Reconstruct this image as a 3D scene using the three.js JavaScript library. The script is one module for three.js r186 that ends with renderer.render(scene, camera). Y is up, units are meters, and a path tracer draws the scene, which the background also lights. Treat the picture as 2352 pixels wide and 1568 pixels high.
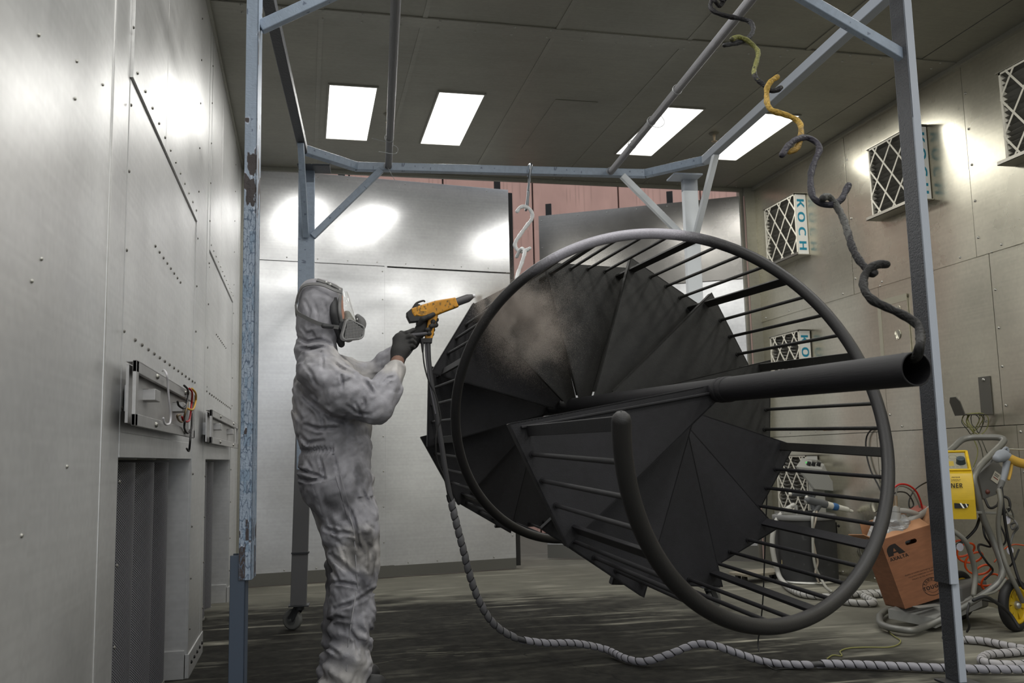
import * as THREE from 'three';
import { RoundedBoxGeometry } from 'three/addons/geometries/RoundedBoxGeometry.js';
import { mergeGeometries, mergeVertices, toCreasedNormals } from 'three/addons/utils/BufferGeometryUtils.js';
import { RectAreaLightUniformsLib } from 'three/addons/lights/RectAreaLightUniformsLib.js';

// ---------------------------------------------------------------- camera, daylight, exposure
const scene = new THREE.Scene();
const FPX = 2104, EYE = new THREE.Vector3(0, 1, 0);
const camera = new THREE.PerspectiveCamera(2 * Math.atan(784 / FPX) * 180 / Math.PI, 1.5, 0.05, 100);
camera.position.copy(EYE);
camera.rotation.set(0.125038, -0.224284, -0.02273, 'YXZ');
camera.updateMatrixWorld(true);
camera.focus = 4.1;
camera.userData.fStop = 5.6;
scene.background = new THREE.Color().setRGB(0.95, 1.0, 1.07);      // overcast daylight outside the open end of the booth
const renderer = new THREE.WebGLRenderer({ antialias: true });
renderer.toneMapping = THREE.LinearToneMapping;
renderer.toneMappingExposure = 1.0;
renderer.shadowMap.enabled = true;
RectAreaLightUniformsLib.init();
const LAMP = 14.5;                                                    // radiance of each ceiling panel

// ---------------------------------------------------------------- measures
const CEIL = 3.5, LEFT = -0.53, RIGHT = 4.2, BACK = -7.83, FRONT = 3.2;
const V = (x, y, z) => new THREE.Vector3(x, y, z);
const { sin, cos, PI, abs, min, max, floor, sqrt, hypot } = Math;
const lerp = THREE.MathUtils.lerp, clamp = THREE.MathUtils.clamp, sstep = THREE.MathUtils.smoothstep;
const ray = (px, py) => V((px - 1176) / FPX, -(py - 784) / FPX, -1).applyQuaternion(camera.quaternion);
const onAxis = (px, py, k, v) => { const d = ray(px, py); return EYE.clone().addScaledVector(d, (v - EYE[k]) / d[k]); };
const onX = (px, py, v) => onAxis(px, py, 'x', v), onY = (px, py, v) => onAxis(px, py, 'y', v), onZ = (px, py, v) => onAxis(px, py, 'z', v);
function random(seed) { let s = seed | 0; return () => { s = (s + 0x6d2b79f5) | 0; let t = Math.imul(s ^ (s >>> 15), 1 | s); t = (t + Math.imul(t ^ (t >>> 7), 61 | t)) ^ t; return ((t ^ (t >>> 14)) >>> 0) / 4294967296; }; }

// ---------------------------------------------------------------- noise
const hash = (x, y, z = 0) => { let h = Math.imul(x | 0, 374761393) ^ Math.imul(y | 0, 668265263) ^ Math.imul(z | 0, 2147483647 ^ 0x5bd1e995); h = Math.imul(h ^ (h >>> 13), 1274126177); h ^= h >>> 16; return (h >>> 0) / 4294967296; };
const fade = (t) => t * t * (3 - 2 * t);
function vnoise(x, y, p = 0) {                                       // value noise, period p cells
  const ix = floor(x), iy = floor(y), u = fade(x - ix), v = fade(y - iy), w = (k) => (p ? ((k % p) + p) % p : k);
  return lerp(lerp(hash(w(ix), w(iy)), hash(w(ix + 1), w(iy)), u), lerp(hash(w(ix), w(iy + 1)), hash(w(ix + 1), w(iy + 1)), u), v);
}
function fbm(x, y, oct = 4, p = 0) { let s = 0, a = 0.5, n = 0; for (let i = 0; i < oct; i++) { s += a * vnoise(x + i * 17 * (p ? 0 : 1), y, p); n += a; a *= 0.5; x *= 2; y *= 2; p *= 2; } return s / n; }
function vnoise3(x, y, z) {
  const ix = floor(x), iy = floor(y), iz = floor(z), u = fade(x - ix), v = fade(y - iy), w = fade(z - iz);
  const c = (a, b, d) => hash(ix + a, iy + b, iz + d);
  return lerp(lerp(lerp(c(0, 0, 0), c(1, 0, 0), u), lerp(c(0, 1, 0), c(1, 1, 0), u), v), lerp(lerp(c(0, 0, 1), c(1, 0, 1), u), lerp(c(0, 1, 1), c(1, 1, 1), u), v), w);
}
const fbm3 = (x, y, z, o = 3) => { let s = 0, a = 0.5, n = 0; for (let i = 0; i < o; i++) { s += a * vnoise3(x, y, z); n += a; a *= 0.5; x = x * 2.03 + 5; y = y * 2.03 + 3; z = z * 2.03 + 9; } return s / n; };

// ---------------------------------------------------------------- textures
function tex(w, h, f, color = true) {
  const d = new Uint8Array(w * h * 4);
  for (let y = 0, o = 0; y < h; y++) for (let x = 0; x < w; x++, o += 4) {
    const c = f(x / w, y / h, x, y);
    if (typeof c === 'number') d[o] = d[o + 1] = d[o + 2] = clamp(c * 255, 0, 255); else { d[o] = clamp(c[0] * 255, 0, 255); d[o + 1] = clamp(c[1] * 255, 0, 255); d[o + 2] = clamp(c[2] * 255, 0, 255); }
    d[o + 3] = 255;
  }
  const t = new THREE.DataTexture(d, w, h); t.magFilter = THREE.LinearFilter; t.minFilter = THREE.LinearMipmapLinearFilter; t.wrapS = t.wrapT = THREE.RepeatWrapping;
  if (color) t.colorSpace = THREE.SRGBColorSpace;
  t.needsUpdate = true; return t;
}
function texF(w, h, f) { const d = new Float32Array(w * h * 4); for (let y = 0, o = 0; y < h; y++) for (let x = 0; x < w; x++, o += 4) { d[o] = d[o + 1] = d[o + 2] = f(x / w, y / h); d[o + 3] = 1; } const t = new THREE.DataTexture(d, w, h, THREE.RGBAFormat, THREE.FloatType); t.magFilter = THREE.LinearFilter; t.wrapS = t.wrapT = THREE.RepeatWrapping; t.needsUpdate = true; return t; }
const rep = (t, x, y) => { const c = t.clone(); c.repeat.set(x, y); c.needsUpdate = true; return c; };
function canvasTex(w, h, draw) { const c = document.createElement('canvas'); c.width = w; c.height = h; const g = c.getContext('2d'); draw(g, w, h); const t = new THREE.CanvasTexture(c); t.colorSpace = THREE.SRGBColorSpace; t.magFilter = THREE.LinearFilter; return t; }

// ---------------------------------------------------------------- naming and building
const taken = new Map();
const numbered = (n) => { const k = taken.get(n) ?? 0; taken.set(n, k + 1); return k ? n + '_' + String(k).padStart(3, '0') : n; };
function tag(o, label, category, group, kind) { if (label) o.userData.label = label; if (category) o.userData.category = category; if (group) o.userData.group = group; if (kind) o.userData.kind = kind; return o; }
function thing(name, label, category, group, at) { const o = new THREE.Group(); o.name = numbered(name); scene.add(o); if (at) o.position.copy(at); return tag(o, label, category, group); }
function struct(name, label, category) { const o = new THREE.Group(); o.name = numbered(name); scene.add(o); return tag(o, label, category, null, 'structure'); }
function offsetOf(o) { const v = V(0, 0, 0); for (; o && o !== scene; o = o.parent) v.add(o.position); return v; }
function put(name, geo, mat, parent = scene, label) {
  const m = new THREE.Mesh(Array.isArray(geo) ? merge(geo) : geo, mat); m.name = parent === scene ? numbered(name) : name; m.castShadow = m.receiveShadow = true;
  if (label) m.userData.label = label;
  const off = offsetOf(parent); if (off.lengthSq() > 0 && !m.geometry.userData.local) m.geometry = m.geometry.clone().translate(-off.x, -off.y, -off.z);
  if (!m.geometry.attributes.uv && (mat.map || mat.bumpMap || mat.roughnessMap)) { const p = m.geometry.attributes.position, uv = new Float32Array(p.count * 2); for (let i = 0; i < p.count; i++) { uv[2 * i] = p.getX(i) + p.getZ(i) * 0.7; uv[2 * i + 1] = p.getY(i); } m.geometry.setAttribute('uv', new THREE.BufferAttribute(uv, 2)); }
  parent.add(m); return m;
}
function merge(list) {
  const uv = list.every((g) => g.attributes.uv);
  return mergeGeometries(list.map((g) => { let h = g.index ? g.toNonIndexed() : g.clone(); if (!uv) h.deleteAttribute('uv'); if (h.attributes.color && !list.every((q) => q.attributes.color)) h.deleteAttribute('color'); return h; }));
}
function uvm(g, s = 1) {                                             // uv in metres by the way each face points
  if (g.index) g = g.toNonIndexed();
  const p = g.attributes.position, n = g.attributes.normal, uv = new Float32Array(p.count * 2);
  for (let i = 0; i < p.count; i++) {
    const ax = abs(n.getX(i)), ay = abs(n.getY(i)), az = abs(n.getZ(i));
    const [u, v] = ax >= ay && ax >= az ? [p.getZ(i), p.getY(i)] : ay >= az ? [p.getX(i), p.getZ(i)] : [p.getX(i), p.getY(i)];
    uv[2 * i] = u * s; uv[2 * i + 1] = v * s;
  }
  g.setAttribute('uv', new THREE.BufferAttribute(uv, 2)); return g;
}
const box = (w, h, d, x = 0, y = 0, z = 0, r = 0) => uvm((r ? new RoundedBoxGeometry(w, h, d, 2, min(r, w / 2.01, h / 2.01, d / 2.01)) : new THREE.BoxGeometry(w, h, d)).translate(x, y, z));
const slab = (x0, x1, y0, y1, z0, z1, r = 0) => box(abs(x1 - x0), abs(y1 - y0), abs(z1 - z0), (x0 + x1) / 2, (y0 + y1) / 2, (z0 + z1) / 2, r);
function basis(p, q, up = V(0, 1, 0)) { const y = q.clone().sub(p).normalize(); let x = up.clone().cross(y); if (x.lengthSq() < 1e-6) x = V(1, 0, 0).cross(y); x.normalize(); const z = x.clone().cross(y); return new THREE.Matrix4().makeBasis(x, y, z).setPosition(p.clone().lerp(q, 0.5)); }
const bar = (p, q, w, h, up, r = 0) => uvm((r ? new RoundedBoxGeometry(w, p.distanceTo(q), h, 2, r) : new THREE.BoxGeometry(w, p.distanceTo(q), h))).applyMatrix4(basis(p, q, up));
const rod = (p, q, r, r2 = r, seg = 14, open = false) => new THREE.CylinderGeometry(r2, r, p.distanceTo(q), seg, 1, open).applyMatrix4(basis(p, q));
const ball = (p, r, seg = 12) => new THREE.SphereGeometry(r, seg, max(6, seg * 0.7 | 0)).translate(p.x, p.y, p.z);
function tube(pts, r, seg = 0, rad = 10, opt = {}) {                 // r: number or f(t); rounded ends
  const curve = opt.curve ?? new THREE.CatmullRomCurve3(pts, !!opt.closed, 'centripetal');
  const n = seg || pts.length * 6, P = [], N = [], I = [], U = [], fr = curve.computeFrenetFrames(n, !!opt.closed), len = curve.getLength();
  const ring = (c, t, b, nn, rr, dir, k, tl) => { for (let j = 0; j <= rad; j++) { const a = j / rad * 2 * PI, d = nn.clone().multiplyScalar(cos(a)).addScaledVector(b, sin(a)); P.push(c.x + d.x * rr, c.y + d.y * rr, c.z + d.z * rr); const m = dir ? d.clone().multiplyScalar(cos(dir)).addScaledVector(t, sin(dir) * k).normalize() : d; N.push(m.x, m.y, m.z); U.push(tl, j / rad * 2 * PI * rr); } };
  const R = (t) => (typeof r === 'function' ? r(t) : r);
  const rows = [];
  if (!opt.closed) for (const a of [1.5, 1.0, 0.5]) rows.push([0, -1, a]);
  for (let i = 0; i <= n; i++) rows.push([i, 0, 0]);
  if (!opt.closed) for (const a of [0.5, 1.0, 1.5]) rows.push([n, 1, a]);
  for (const [i, k, a] of rows) { const c = curve.getPointAt(i / n), T = fr.tangents[i], rr = R(i / n), cap = opt.flat ? 0.05 : 1; if (k) c.addScaledVector(T, k * rr * sin(a) * cap); ring(c, T, fr.binormals[i], fr.normals[i], k ? rr * (opt.flat && a < 1.2 ? 1 : cos(a)) : rr, k ? a : 0, k, i / n * len); }
  for (let i = 0; i < rows.length - 1; i++) for (let j = 0; j < rad; j++) { const a = i * (rad + 1) + j, b = a + rad + 1; I.push(a, a + 1, b, b, a + 1, b + 1); }
  const g = new THREE.BufferGeometry(); g.setAttribute('position', new THREE.Float32BufferAttribute(P, 3)); g.setAttribute('normal', new THREE.Float32BufferAttribute(N, 3)); g.setAttribute('uv', new THREE.Float32BufferAttribute(U, 2)); g.setIndex(I); return g;
}
function ext(pts, depth, bevel = 0, holes = []) {
  const s = pts.isShape ? pts : new THREE.Shape(pts.map(([x, y]) => new THREE.Vector2(x, y)));
  for (const h of holes) s.holes.push(h.isPath ? h : new THREE.Path(h.map(([x, y]) => new THREE.Vector2(x, y))));
  return uvm(new THREE.ExtrudeGeometry(s, { depth, bevelEnabled: bevel > 0, bevelSize: bevel, bevelThickness: bevel, bevelSegments: 2, curveSegments: 10 }));
}
const lathe = (pts, seg = 24) => new THREE.LatheGeometry(pts.map(([x, y]) => new THREE.Vector2(x, y)), seg);
const place = (g, pos, rx = 0, ry = 0, rz = 0) => g.applyMatrix4(new THREE.Matrix4().makeRotationFromEuler(new THREE.Euler(rx, ry, rz, 'YXZ')).setPosition(pos));
const aim = (g, pos, zdir, up = V(0, 1, 0)) => { const z = zdir.clone().normalize(), x = up.clone().cross(z).normalize(), y = z.clone().cross(x); return g.applyMatrix4(new THREE.Matrix4().makeBasis(x, y, z).setPosition(pos)); };
const rgb = (r, g, b) => new THREE.Color().setRGB(r, g, b);
const M = (o) => new THREE.MeshStandardMaterial(o), MP = (o) => new THREE.MeshPhysicalMaterial(o);
const flat = (c, rough = 0.6, metal = 0, more = {}) => M({ color: new THREE.Color(c), roughness: rough, metalness: metal, ...more });

// ---------------------------------------------------------------- shared surfaces
const tSpangle = tex(512, 512, (u, v) => { const a = fbm(u * 4, v * 4, 6, 4), b = vnoise(u * 128, v * 128, 128), s = vnoise(u * 6, v * 200, 200); const k = 0.90 + 0.16 * (a - 0.5) + 0.03 * (b - 0.5) + 0.03 * (s - 0.5); return [k, k, k]; });
const tRough = tex(512, 512, (u, v) => { const a = fbm(u * 4 + 3, v * 4, 6, 4), b = fbm(u * 32, v * 32, 3, 32); return 0.82 + 0.30 * (a - 0.5) + 0.12 * (b - 0.5); }, false);
const tWave = texF(256, 256, (u, v) => 0.5 + 0.17 * sin(2 * PI * (u * 2 + 0.35 * sin(2 * PI * v))) + 0.15 * sin(2 * PI * (v + 0.4 * sin(2 * PI * u))) + 0.4 * (vnoise(u * 6, v * 6, 6) - 0.5));
const tGrit = tex(512, 512, (u, v) => 0.5 + 0.9 * (fbm(u * 64, v * 64, 3, 64) - 0.5), false);
const galv = (c, rough, wave, metal = 1, sc = 0.5) => M({ color: c, metalness: metal, roughness: rough, map: rep(tSpangle, sc, sc), roughnessMap: rep(tRough, sc * 0.8, sc * 0.8), bumpMap: rep(tWave, sc * 0.9, sc * 0.55), bumpScale: wave });
const mat = {
  left: galv(rgb(0.82, 0.82, 0.815), 0.46, 0.008, 0.64),
  right: galv(rgb(0.66, 0.63, 0.515), 0.36, 0.030, 0.88),
  back: galv(rgb(0.89, 0.895, 0.91), 0.27, 0.004, 0.52),
  rightDoor: galv(rgb(0.30, 0.29, 0.275), 0.34, 0.006, 0.85),
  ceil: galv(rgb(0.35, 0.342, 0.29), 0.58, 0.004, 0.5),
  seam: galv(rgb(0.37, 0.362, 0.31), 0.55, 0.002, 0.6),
  kick: flat('#5d5c57', 0.7),
  dark: flat('#191817', 0.7),
  screw: flat('#a9a8a2', 0.35, 0.9),
  rivet: flat('#6d6b66', 0.5, 0.6),
  zinc: flat('#b9b9b4', 0.4, 0.85),
  rubber: flat('#1b1b1c', 0.6),
};
const screwGeo = lathe([[0.0001, 0.006], [0.004, 0.0055], [0.0062, 0.003], [0.0065, 0]], 8);
function screw(parent, p, n, s = 1, m = mat.screw) { const o = new THREE.Mesh(screwGeo, m); o.name = 'screw'; o.position.copy(p).sub(offsetOf(parent)); o.quaternion.setFromUnitVectors(V(0, 1, 0), n); o.scale.setScalar(s); o.castShadow = o.receiveShadow = true; parent.add(o); return o; }
// ================================================================ THE SETTING
// floor: concrete with grey-black powder trodden into it, pale scuffs and a crack
{
  const W = 1400, H = 2048, X0 = -1.6, X1 = 5.2, Z0 = -9.4, Z1 = 0.6;
  const px = (x, z) => [(x - X0) / (X1 - X0), (z - Z0) / (Z1 - Z0)];
  const cracks = [];
  const r = random(5);
  for (const [sx, sz, ex, ez] of [[1.1, -4.75, 1.55, -3.7], [2.2, -4.9, 2.9, -5.2], [0.2, -3.2, 1.0, -3.9]]) { const a = []; for (let i = 0; i <= 26; i++) { const t = i / 26; a.push([lerp(sx, ex, t) + (r() - 0.5) * 0.07, lerp(sz, ez, t) + (r() - 0.5) * 0.07]); } cracks.push(a); }
  const scuffs = [];
  const rs = random(11);
  const addScuff = (x, z, n, spread, len, ang) => { for (let i = 0; i < n; i++) { const q = rs() - 0.5 + rs() - 0.5; scuffs.push([x + q * spread, z + (rs() - 0.5) * spread * 0.6, (0.3 + rs()) * len, ang + (rs() - 0.5) * 0.7, 0.006 + rs() * 0.018]); } };
  addScuff(1.9, -6.6, 70, 1.0, 0.16, 0.1); addScuff(2.3, -5.7, 60, 0.8, 0.14, 0.2); addScuff(0.55, -4.9, 30, 0.5, 0.16, 0.05); addScuff(1.2, -5.7, 26, 1.0, 0.12, 0.1); addScuff(2.5, -4.6, 30, 0.7, 0.1, 0.4); addScuff(-0.1, -4.6, 14, 0.5, 0.14, -0.1);
  const tFloor = tex(W, H, (u, v) => {
    const x = lerp(X0, X1, u), z = lerp(Z0, Z1, v);
    let k = 0.415 + 0.09 * (fbm(x * 1.3, z * 1.3, 5) - 0.5) + 0.05 * (fbm(x * 9, z * 9, 4) - 0.5);
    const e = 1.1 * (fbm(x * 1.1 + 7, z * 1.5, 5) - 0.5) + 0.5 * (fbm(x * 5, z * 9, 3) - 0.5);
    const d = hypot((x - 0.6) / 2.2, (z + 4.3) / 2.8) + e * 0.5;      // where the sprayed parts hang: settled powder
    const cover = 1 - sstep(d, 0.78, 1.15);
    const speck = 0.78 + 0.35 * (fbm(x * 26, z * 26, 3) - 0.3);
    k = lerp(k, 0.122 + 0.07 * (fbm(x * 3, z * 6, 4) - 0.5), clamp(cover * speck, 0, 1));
    const st = fbm(x * 2.2 + 40, z * 14, 3); if (st > 0.60) k += (st - 0.60) * (0.5 + 0.9 * clamp(cover, 0, 1) * sstep(d, 0.35, 0.8));
    return [k * 1.0, k * 0.985, k * 0.90];
  });
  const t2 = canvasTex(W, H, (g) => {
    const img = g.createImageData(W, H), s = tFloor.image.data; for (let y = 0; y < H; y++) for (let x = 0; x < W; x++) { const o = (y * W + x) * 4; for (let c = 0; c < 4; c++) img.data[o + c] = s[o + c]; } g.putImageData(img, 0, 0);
    g.lineCap = 'butt';
    for (const [x, z, l, a, w] of scuffs) { const [u, v] = px(x, z), [u2, v2] = px(x + cos(a) * l, z + sin(a) * l); g.strokeStyle = 'rgba(138,136,122,' + (0.14 + 0.2 * hash(x * 1e4, z * 1e4)) + ')'; g.lineWidth = w * 170; g.beginPath(); g.moveTo(u * W, v * H); g.lineTo(u2 * W, v2 * H); g.stroke(); }
    g.strokeStyle = 'rgba(22,22,20,0.8)'; g.lineWidth = 1.6; for (const a of cracks) { g.beginPath(); a.forEach(([x, z], i) => { const [u, v] = px(x, z); i ? g.lineTo(u * W, v * H) : g.moveTo(u * W, v * H); }); g.stroke(); }
  });
  t2.flipY = false; t2.wrapS = t2.wrapT = THREE.ClampToEdgeWrapping;
  const g = new THREE.BoxGeometry(9, 0.1, 22).translate(2, -0.05, -2);
  const p = g.attributes.position, uv = g.attributes.uv; for (let i = 0; i < p.count; i++) { const [u, v] = px(p.getX(i), p.getZ(i)); uv.setXY(i, u, v); }
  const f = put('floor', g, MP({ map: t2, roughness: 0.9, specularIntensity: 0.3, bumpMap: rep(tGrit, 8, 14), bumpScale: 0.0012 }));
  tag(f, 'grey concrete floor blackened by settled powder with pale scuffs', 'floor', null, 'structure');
}

// ceiling: sheet panels with seams, a double row of screws
const LAMPX = [0.31, 1.05, 2.69, 3.465];
{
  const c = struct('ceiling', 'dull olive grey metal panel ceiling with seams', 'ceiling');
  const xs = [-0.62, 0.08, 0.66, 1.45, 2.28, 3.08, 3.9, 4.25], zs = [BACK, -5.0, -2.2, 0.5, FRONT];
  for (let i = 0; i < xs.length - 1; i++) for (let j = 0; j < zs.length - 1; j++) {
    const dy = 0.003 * hash(i, j, 3);
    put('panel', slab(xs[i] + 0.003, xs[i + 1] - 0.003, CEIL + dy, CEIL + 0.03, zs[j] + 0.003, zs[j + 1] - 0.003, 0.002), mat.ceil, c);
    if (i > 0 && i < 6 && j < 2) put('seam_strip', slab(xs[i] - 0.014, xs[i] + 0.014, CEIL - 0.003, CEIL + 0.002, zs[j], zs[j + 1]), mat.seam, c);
  }
  put('roof_deck', slab(-0.75, 4.4, CEIL + 0.03, CEIL + 0.12, BACK, FRONT), mat.dark, c);
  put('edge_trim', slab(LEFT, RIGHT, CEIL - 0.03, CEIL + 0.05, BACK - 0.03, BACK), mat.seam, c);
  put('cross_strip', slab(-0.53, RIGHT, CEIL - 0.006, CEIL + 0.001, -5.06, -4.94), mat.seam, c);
  for (let x = -0.35; x < 4.1; x += 0.22) for (const z of [-5.045, -4.955]) screw(c, V(x, CEIL - 0.006, z), V(0, -1, 0), 1.1);
  for (let x = -0.2; x < 4.1; x += 0.3) screw(c, V(x, CEIL, BACK + 0.05), V(0, -1, 0), 0.9);
  // blank hatch where a lamp is missing
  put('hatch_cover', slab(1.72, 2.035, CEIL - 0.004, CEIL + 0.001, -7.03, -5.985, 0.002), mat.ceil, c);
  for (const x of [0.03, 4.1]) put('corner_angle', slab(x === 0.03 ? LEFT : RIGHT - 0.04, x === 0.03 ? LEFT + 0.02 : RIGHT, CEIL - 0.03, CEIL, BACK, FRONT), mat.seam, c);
}

// left wall: exhaust side with two filter openings
{
  const w = struct('wall_left', 'galvanised metal booth wall with two exhaust filter openings', 'wall');
  const P = (n, y0, y1, z0, z1, off = 0, m = mat.left, r = 0.0015) => put(n, slab(LEFT - 0.02, LEFT + off, y0, y1, z0, z1, r), m, w);
  P('panel', 0, CEIL, FRONT, -2.652);
  P('corner_strip', 0, CEIL, -2.648, -2.918, -0.006);
  put('edge_bead', slab(LEFT - 0.01, LEFT + 0.004, 0, CEIL, -2.66, -2.64, 0.004), mat.left, w);
  const bays = [[-2.92, -4.70], [-5.32, -7.10]];
  for (const [a, b] of bays) {
    P('panel', 2.2, CEIL, a, a - 0.69, 0.004); P('panel', 2.2, CEIL, a - 0.694, b, 0.004);
    P('panel', 1.06, 2.196, a - 0.003, b + 0.003, -0.004);
    for (let z = a - 0.06; z > b; z -= 0.15) screw(w, V(LEFT + 0.004, 2.24, z), V(1, 0, 0), 0.9, mat.screw);
    for (let k = 0; k < 8; k++) screw(w, V(LEFT - 0.004, 1.79, a - 0.55 - k * 0.1), V(1, 0, 0), 0.9, mat.rivet);
    for (let z = a - 0.2; z > b; z -= 0.13) screw(w, V(LEFT - 0.004, 1.40, z), V(1, 0, 0), 1.0, mat.rivet);
    // recess behind the opening
    put('recess_back', slab(-1.33, -1.30, 0, 1.1, a, b), mat.left, w);
    put('recess_top', slab(-1.30, LEFT - 0.01, 1.10, 1.13, a, b), mat.left, w);
    put('header', slab(LEFT - 0.02, LEFT - 0.003, 1.03, 1.10, a, b, 0.002), mat.left, w);
    put('header_lip', slab(LEFT - 0.10, LEFT - 0.003, 1.025, 1.032, a, b), mat.left, w);
    put('recess_side', slab(-1.30, LEFT - 0.012, 0, 1.1, b, b - 0.02), mat.left, w);
    put('recess_side', slab(-1.30, LEFT - 0.012, 0, 1.1, a + 0.02, a), mat.left, w);
    put('recess_flange', slab(-0.90, LEFT - 0.015, 0.0, 0.13, b + 0.012, b, 0.002), mat.left, w);
    screw(w, V(-0.68, 0.07, b + 0.012), V(0, 0, 1), 2.2);
  }
  P('pilaster', 0, CEIL, -4.703, -5.19, 0); P('pilaster', 0, CEIL, -5.194, -5.317, 0.002);
  P('pilaster', 0, CEIL, -7.103, -7.6, 0); P('pilaster', 0, CEIL, -7.604, BACK, 0.002);
  put('hinge_post', slab(LEFT - 0.02, LEFT + 0.03, 0, CEIL, BACK - 0.07, BACK - 0.005, 0.002), mat.seam, w);
  put('base_shoe', slab(LEFT - 0.02, LEFT + 0.006, 0, 0.11, -4.70, -5.32, 0.002), mat.left, w);
  put('base_shoe', slab(LEFT - 0.02, LEFT + 0.006, 0, 0.11, -7.1, BACK, 0.002), mat.left, w);
  for (const z of [-4.78, -4.9, -5.02, -5.14, -5.25]) screw(w, V(LEFT + 0.006, 0.06, z), V(1, 0, 0), 1.4, mat.dark);
  for (const z of [-2.90, -4.73, -5.30, -5.345, -7.12]) for (let y = 0.22; y < 3.4; y += 0.235) screw(w, V(LEFT + (z === -5.345 ? -0.003 : 0.002), y + 0.03 * hash(z * 100, y * 100), z), V(1, 0, 0), 0.85, mat.rivet);
  const r = random(3); for (let k = 0; k < 8; k++) screw(w, V(LEFT, 0.5 + 1.9 * r(), -1.9 - 0.7 * r()), V(1, 0, 0), 0.7, mat.screw);
  put('outer_skin', slab(-1.45, -1.34, 0, CEIL + 0.1, FRONT, BACK), mat.dark, w);
}

// right wall: lapped galvanised sheets
const sheetSeam = -4.95;
{
  const w = struct('wall_right', 'dull galvanised sheet metal wall with dents and lapped seams', 'wall');
  const rows = [[0, 1.12, [FRONT, 0.4, -2.3, -4.75, -6.15, BACK]], [1.124, 2.22, [FRONT, 0.1, -2.6, -4.85, -6.0, BACK]], [2.20, CEIL, [FRONT, -0.4, -2.9, -4.95, -6.3, BACK]]];
  rows.forEach(([y0, y1, zs], k) => { for (let i = 0; i < zs.length - 1; i++) {
    const off = (k === 2 ? 0.006 : 0) + 0.003 * hash(i, k, 8), g = slab(RIGHT - off, RIGHT + 0.02, y0, y1, zs[i] - 0.002, zs[i + 1] + 0.002, 0.001);
    put('sheet', g, mat.right, w);
    const edge = zs[i + 1]; if (edge < -3 && edge > BACK) for (let y = y0 + 0.12; y < y1; y += 0.24) screw(w, V(RIGHT - off, y, edge + 0.03), V(-1, 0, 0), 1.3);
    for (let z = zs[i] - 0.15; z > zs[i + 1]; z -= 0.42) if (z < -3.4) { screw(w, V(RIGHT - off, y0 + 0.03, z), V(-1, 0, 0), 1.2); }
  } });
  put('outer_skin', slab(RIGHT + 0.02, RIGHT + 0.12, 0, CEIL + 0.1, FRONT, BACK), mat.dark, w);
  put('corner_post', slab(RIGHT - 0.11, RIGHT, 0, CEIL, BACK, BACK + 0.035, 0.002), mat.seam, w);
  put('hinge_post', slab(RIGHT - 0.145, RIGHT, 0, CEIL, BACK - 0.07, BACK - 0.005, 0.002), mat.seam, w);
  put('pink_seal', slab(RIGHT - 0.118, RIGHT - 0.112, 0, CEIL - 0.08, BACK + 0.01, BACK + 0.03), flat('#a08880', 0.8), w);
  // taped patch with a blanking disc
  const q0 = onX(2020, 700, RIGHT - 0.01), q1 = onX(2095, 830, RIGHT - 0.01);
  put('patch', slab(RIGHT - 0.014, RIGHT - 0.004, q1.y, q0.y, q0.z, q1.z, 0.001), mat.right, w);
  for (const [a, b, c, d] of [[q1.y, q0.y, q0.z - 0.02, q0.z + 0.02], [q0.y - 0.02, q0.y + 0.03, q0.z, q1.z]]) put('tape', slab(RIGHT - 0.016, RIGHT - 0.012, a, b, c, d), flat('#a9a795', 0.35, 0.5), w);
  for (const [px, py] of [[2062, 768], [2062, 712]]) { const p = onX(px, py, RIGHT - 0.016); put('blanking_disc', new THREE.CylinderGeometry(0.035, 0.037, 0.006, 20).rotateZ(PI / 2).translate(p.x, p.y, p.z), mat.right, w); }
  for (const [px, py] of [[2008, 1160], [1978, 1270]]) { const p = onX(px, py, RIGHT - 0.006); put('blanking_disc', new THREE.CylinderGeometry(0.05, 0.052, 0.006, 20).rotateZ(PI / 2).translate(p.x, p.y, p.z), mat.right, w); }
}

// the two leaves of the gate at the far end, both on hinges
function leaf(name, label, A, B, build) {                            // local frame: s along the leaf from the hinge, y up, face at front
  const g = struct(name, label, 'door'); const d = B.clone().sub(A).setY(0), L = d.length(); d.normalize();
  const n = V(-d.z, 0, d.x), q = n.z < 0 ? -1 : 1; n.multiplyScalar(q);
  const m = new THREE.Matrix4().makeBasis(d.clone().multiplyScalar(q), V(0, 1, 0), n).setPosition(A.x, 0, A.z);
  build((nm, s0, s1, y0, y1, f0, f1, mt, r = 0.001) => put(nm, slab(q * s0, q * s1, y0, y1, f0, f1, r).applyMatrix4(m), mt, g), L, (s, y, sc = 1.2, mt) => screw(g, V(q * s, y, 0.001).applyMatrix4(m), n, sc, mt), (px, py) => { const dd = ray(px, py), t = A.clone().sub(EYE).dot(n) / dd.dot(n), p = EYE.clone().addScaledVector(dd, t); return [p.clone().sub(A).dot(d), p.y]; });
  return g;
}
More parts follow.
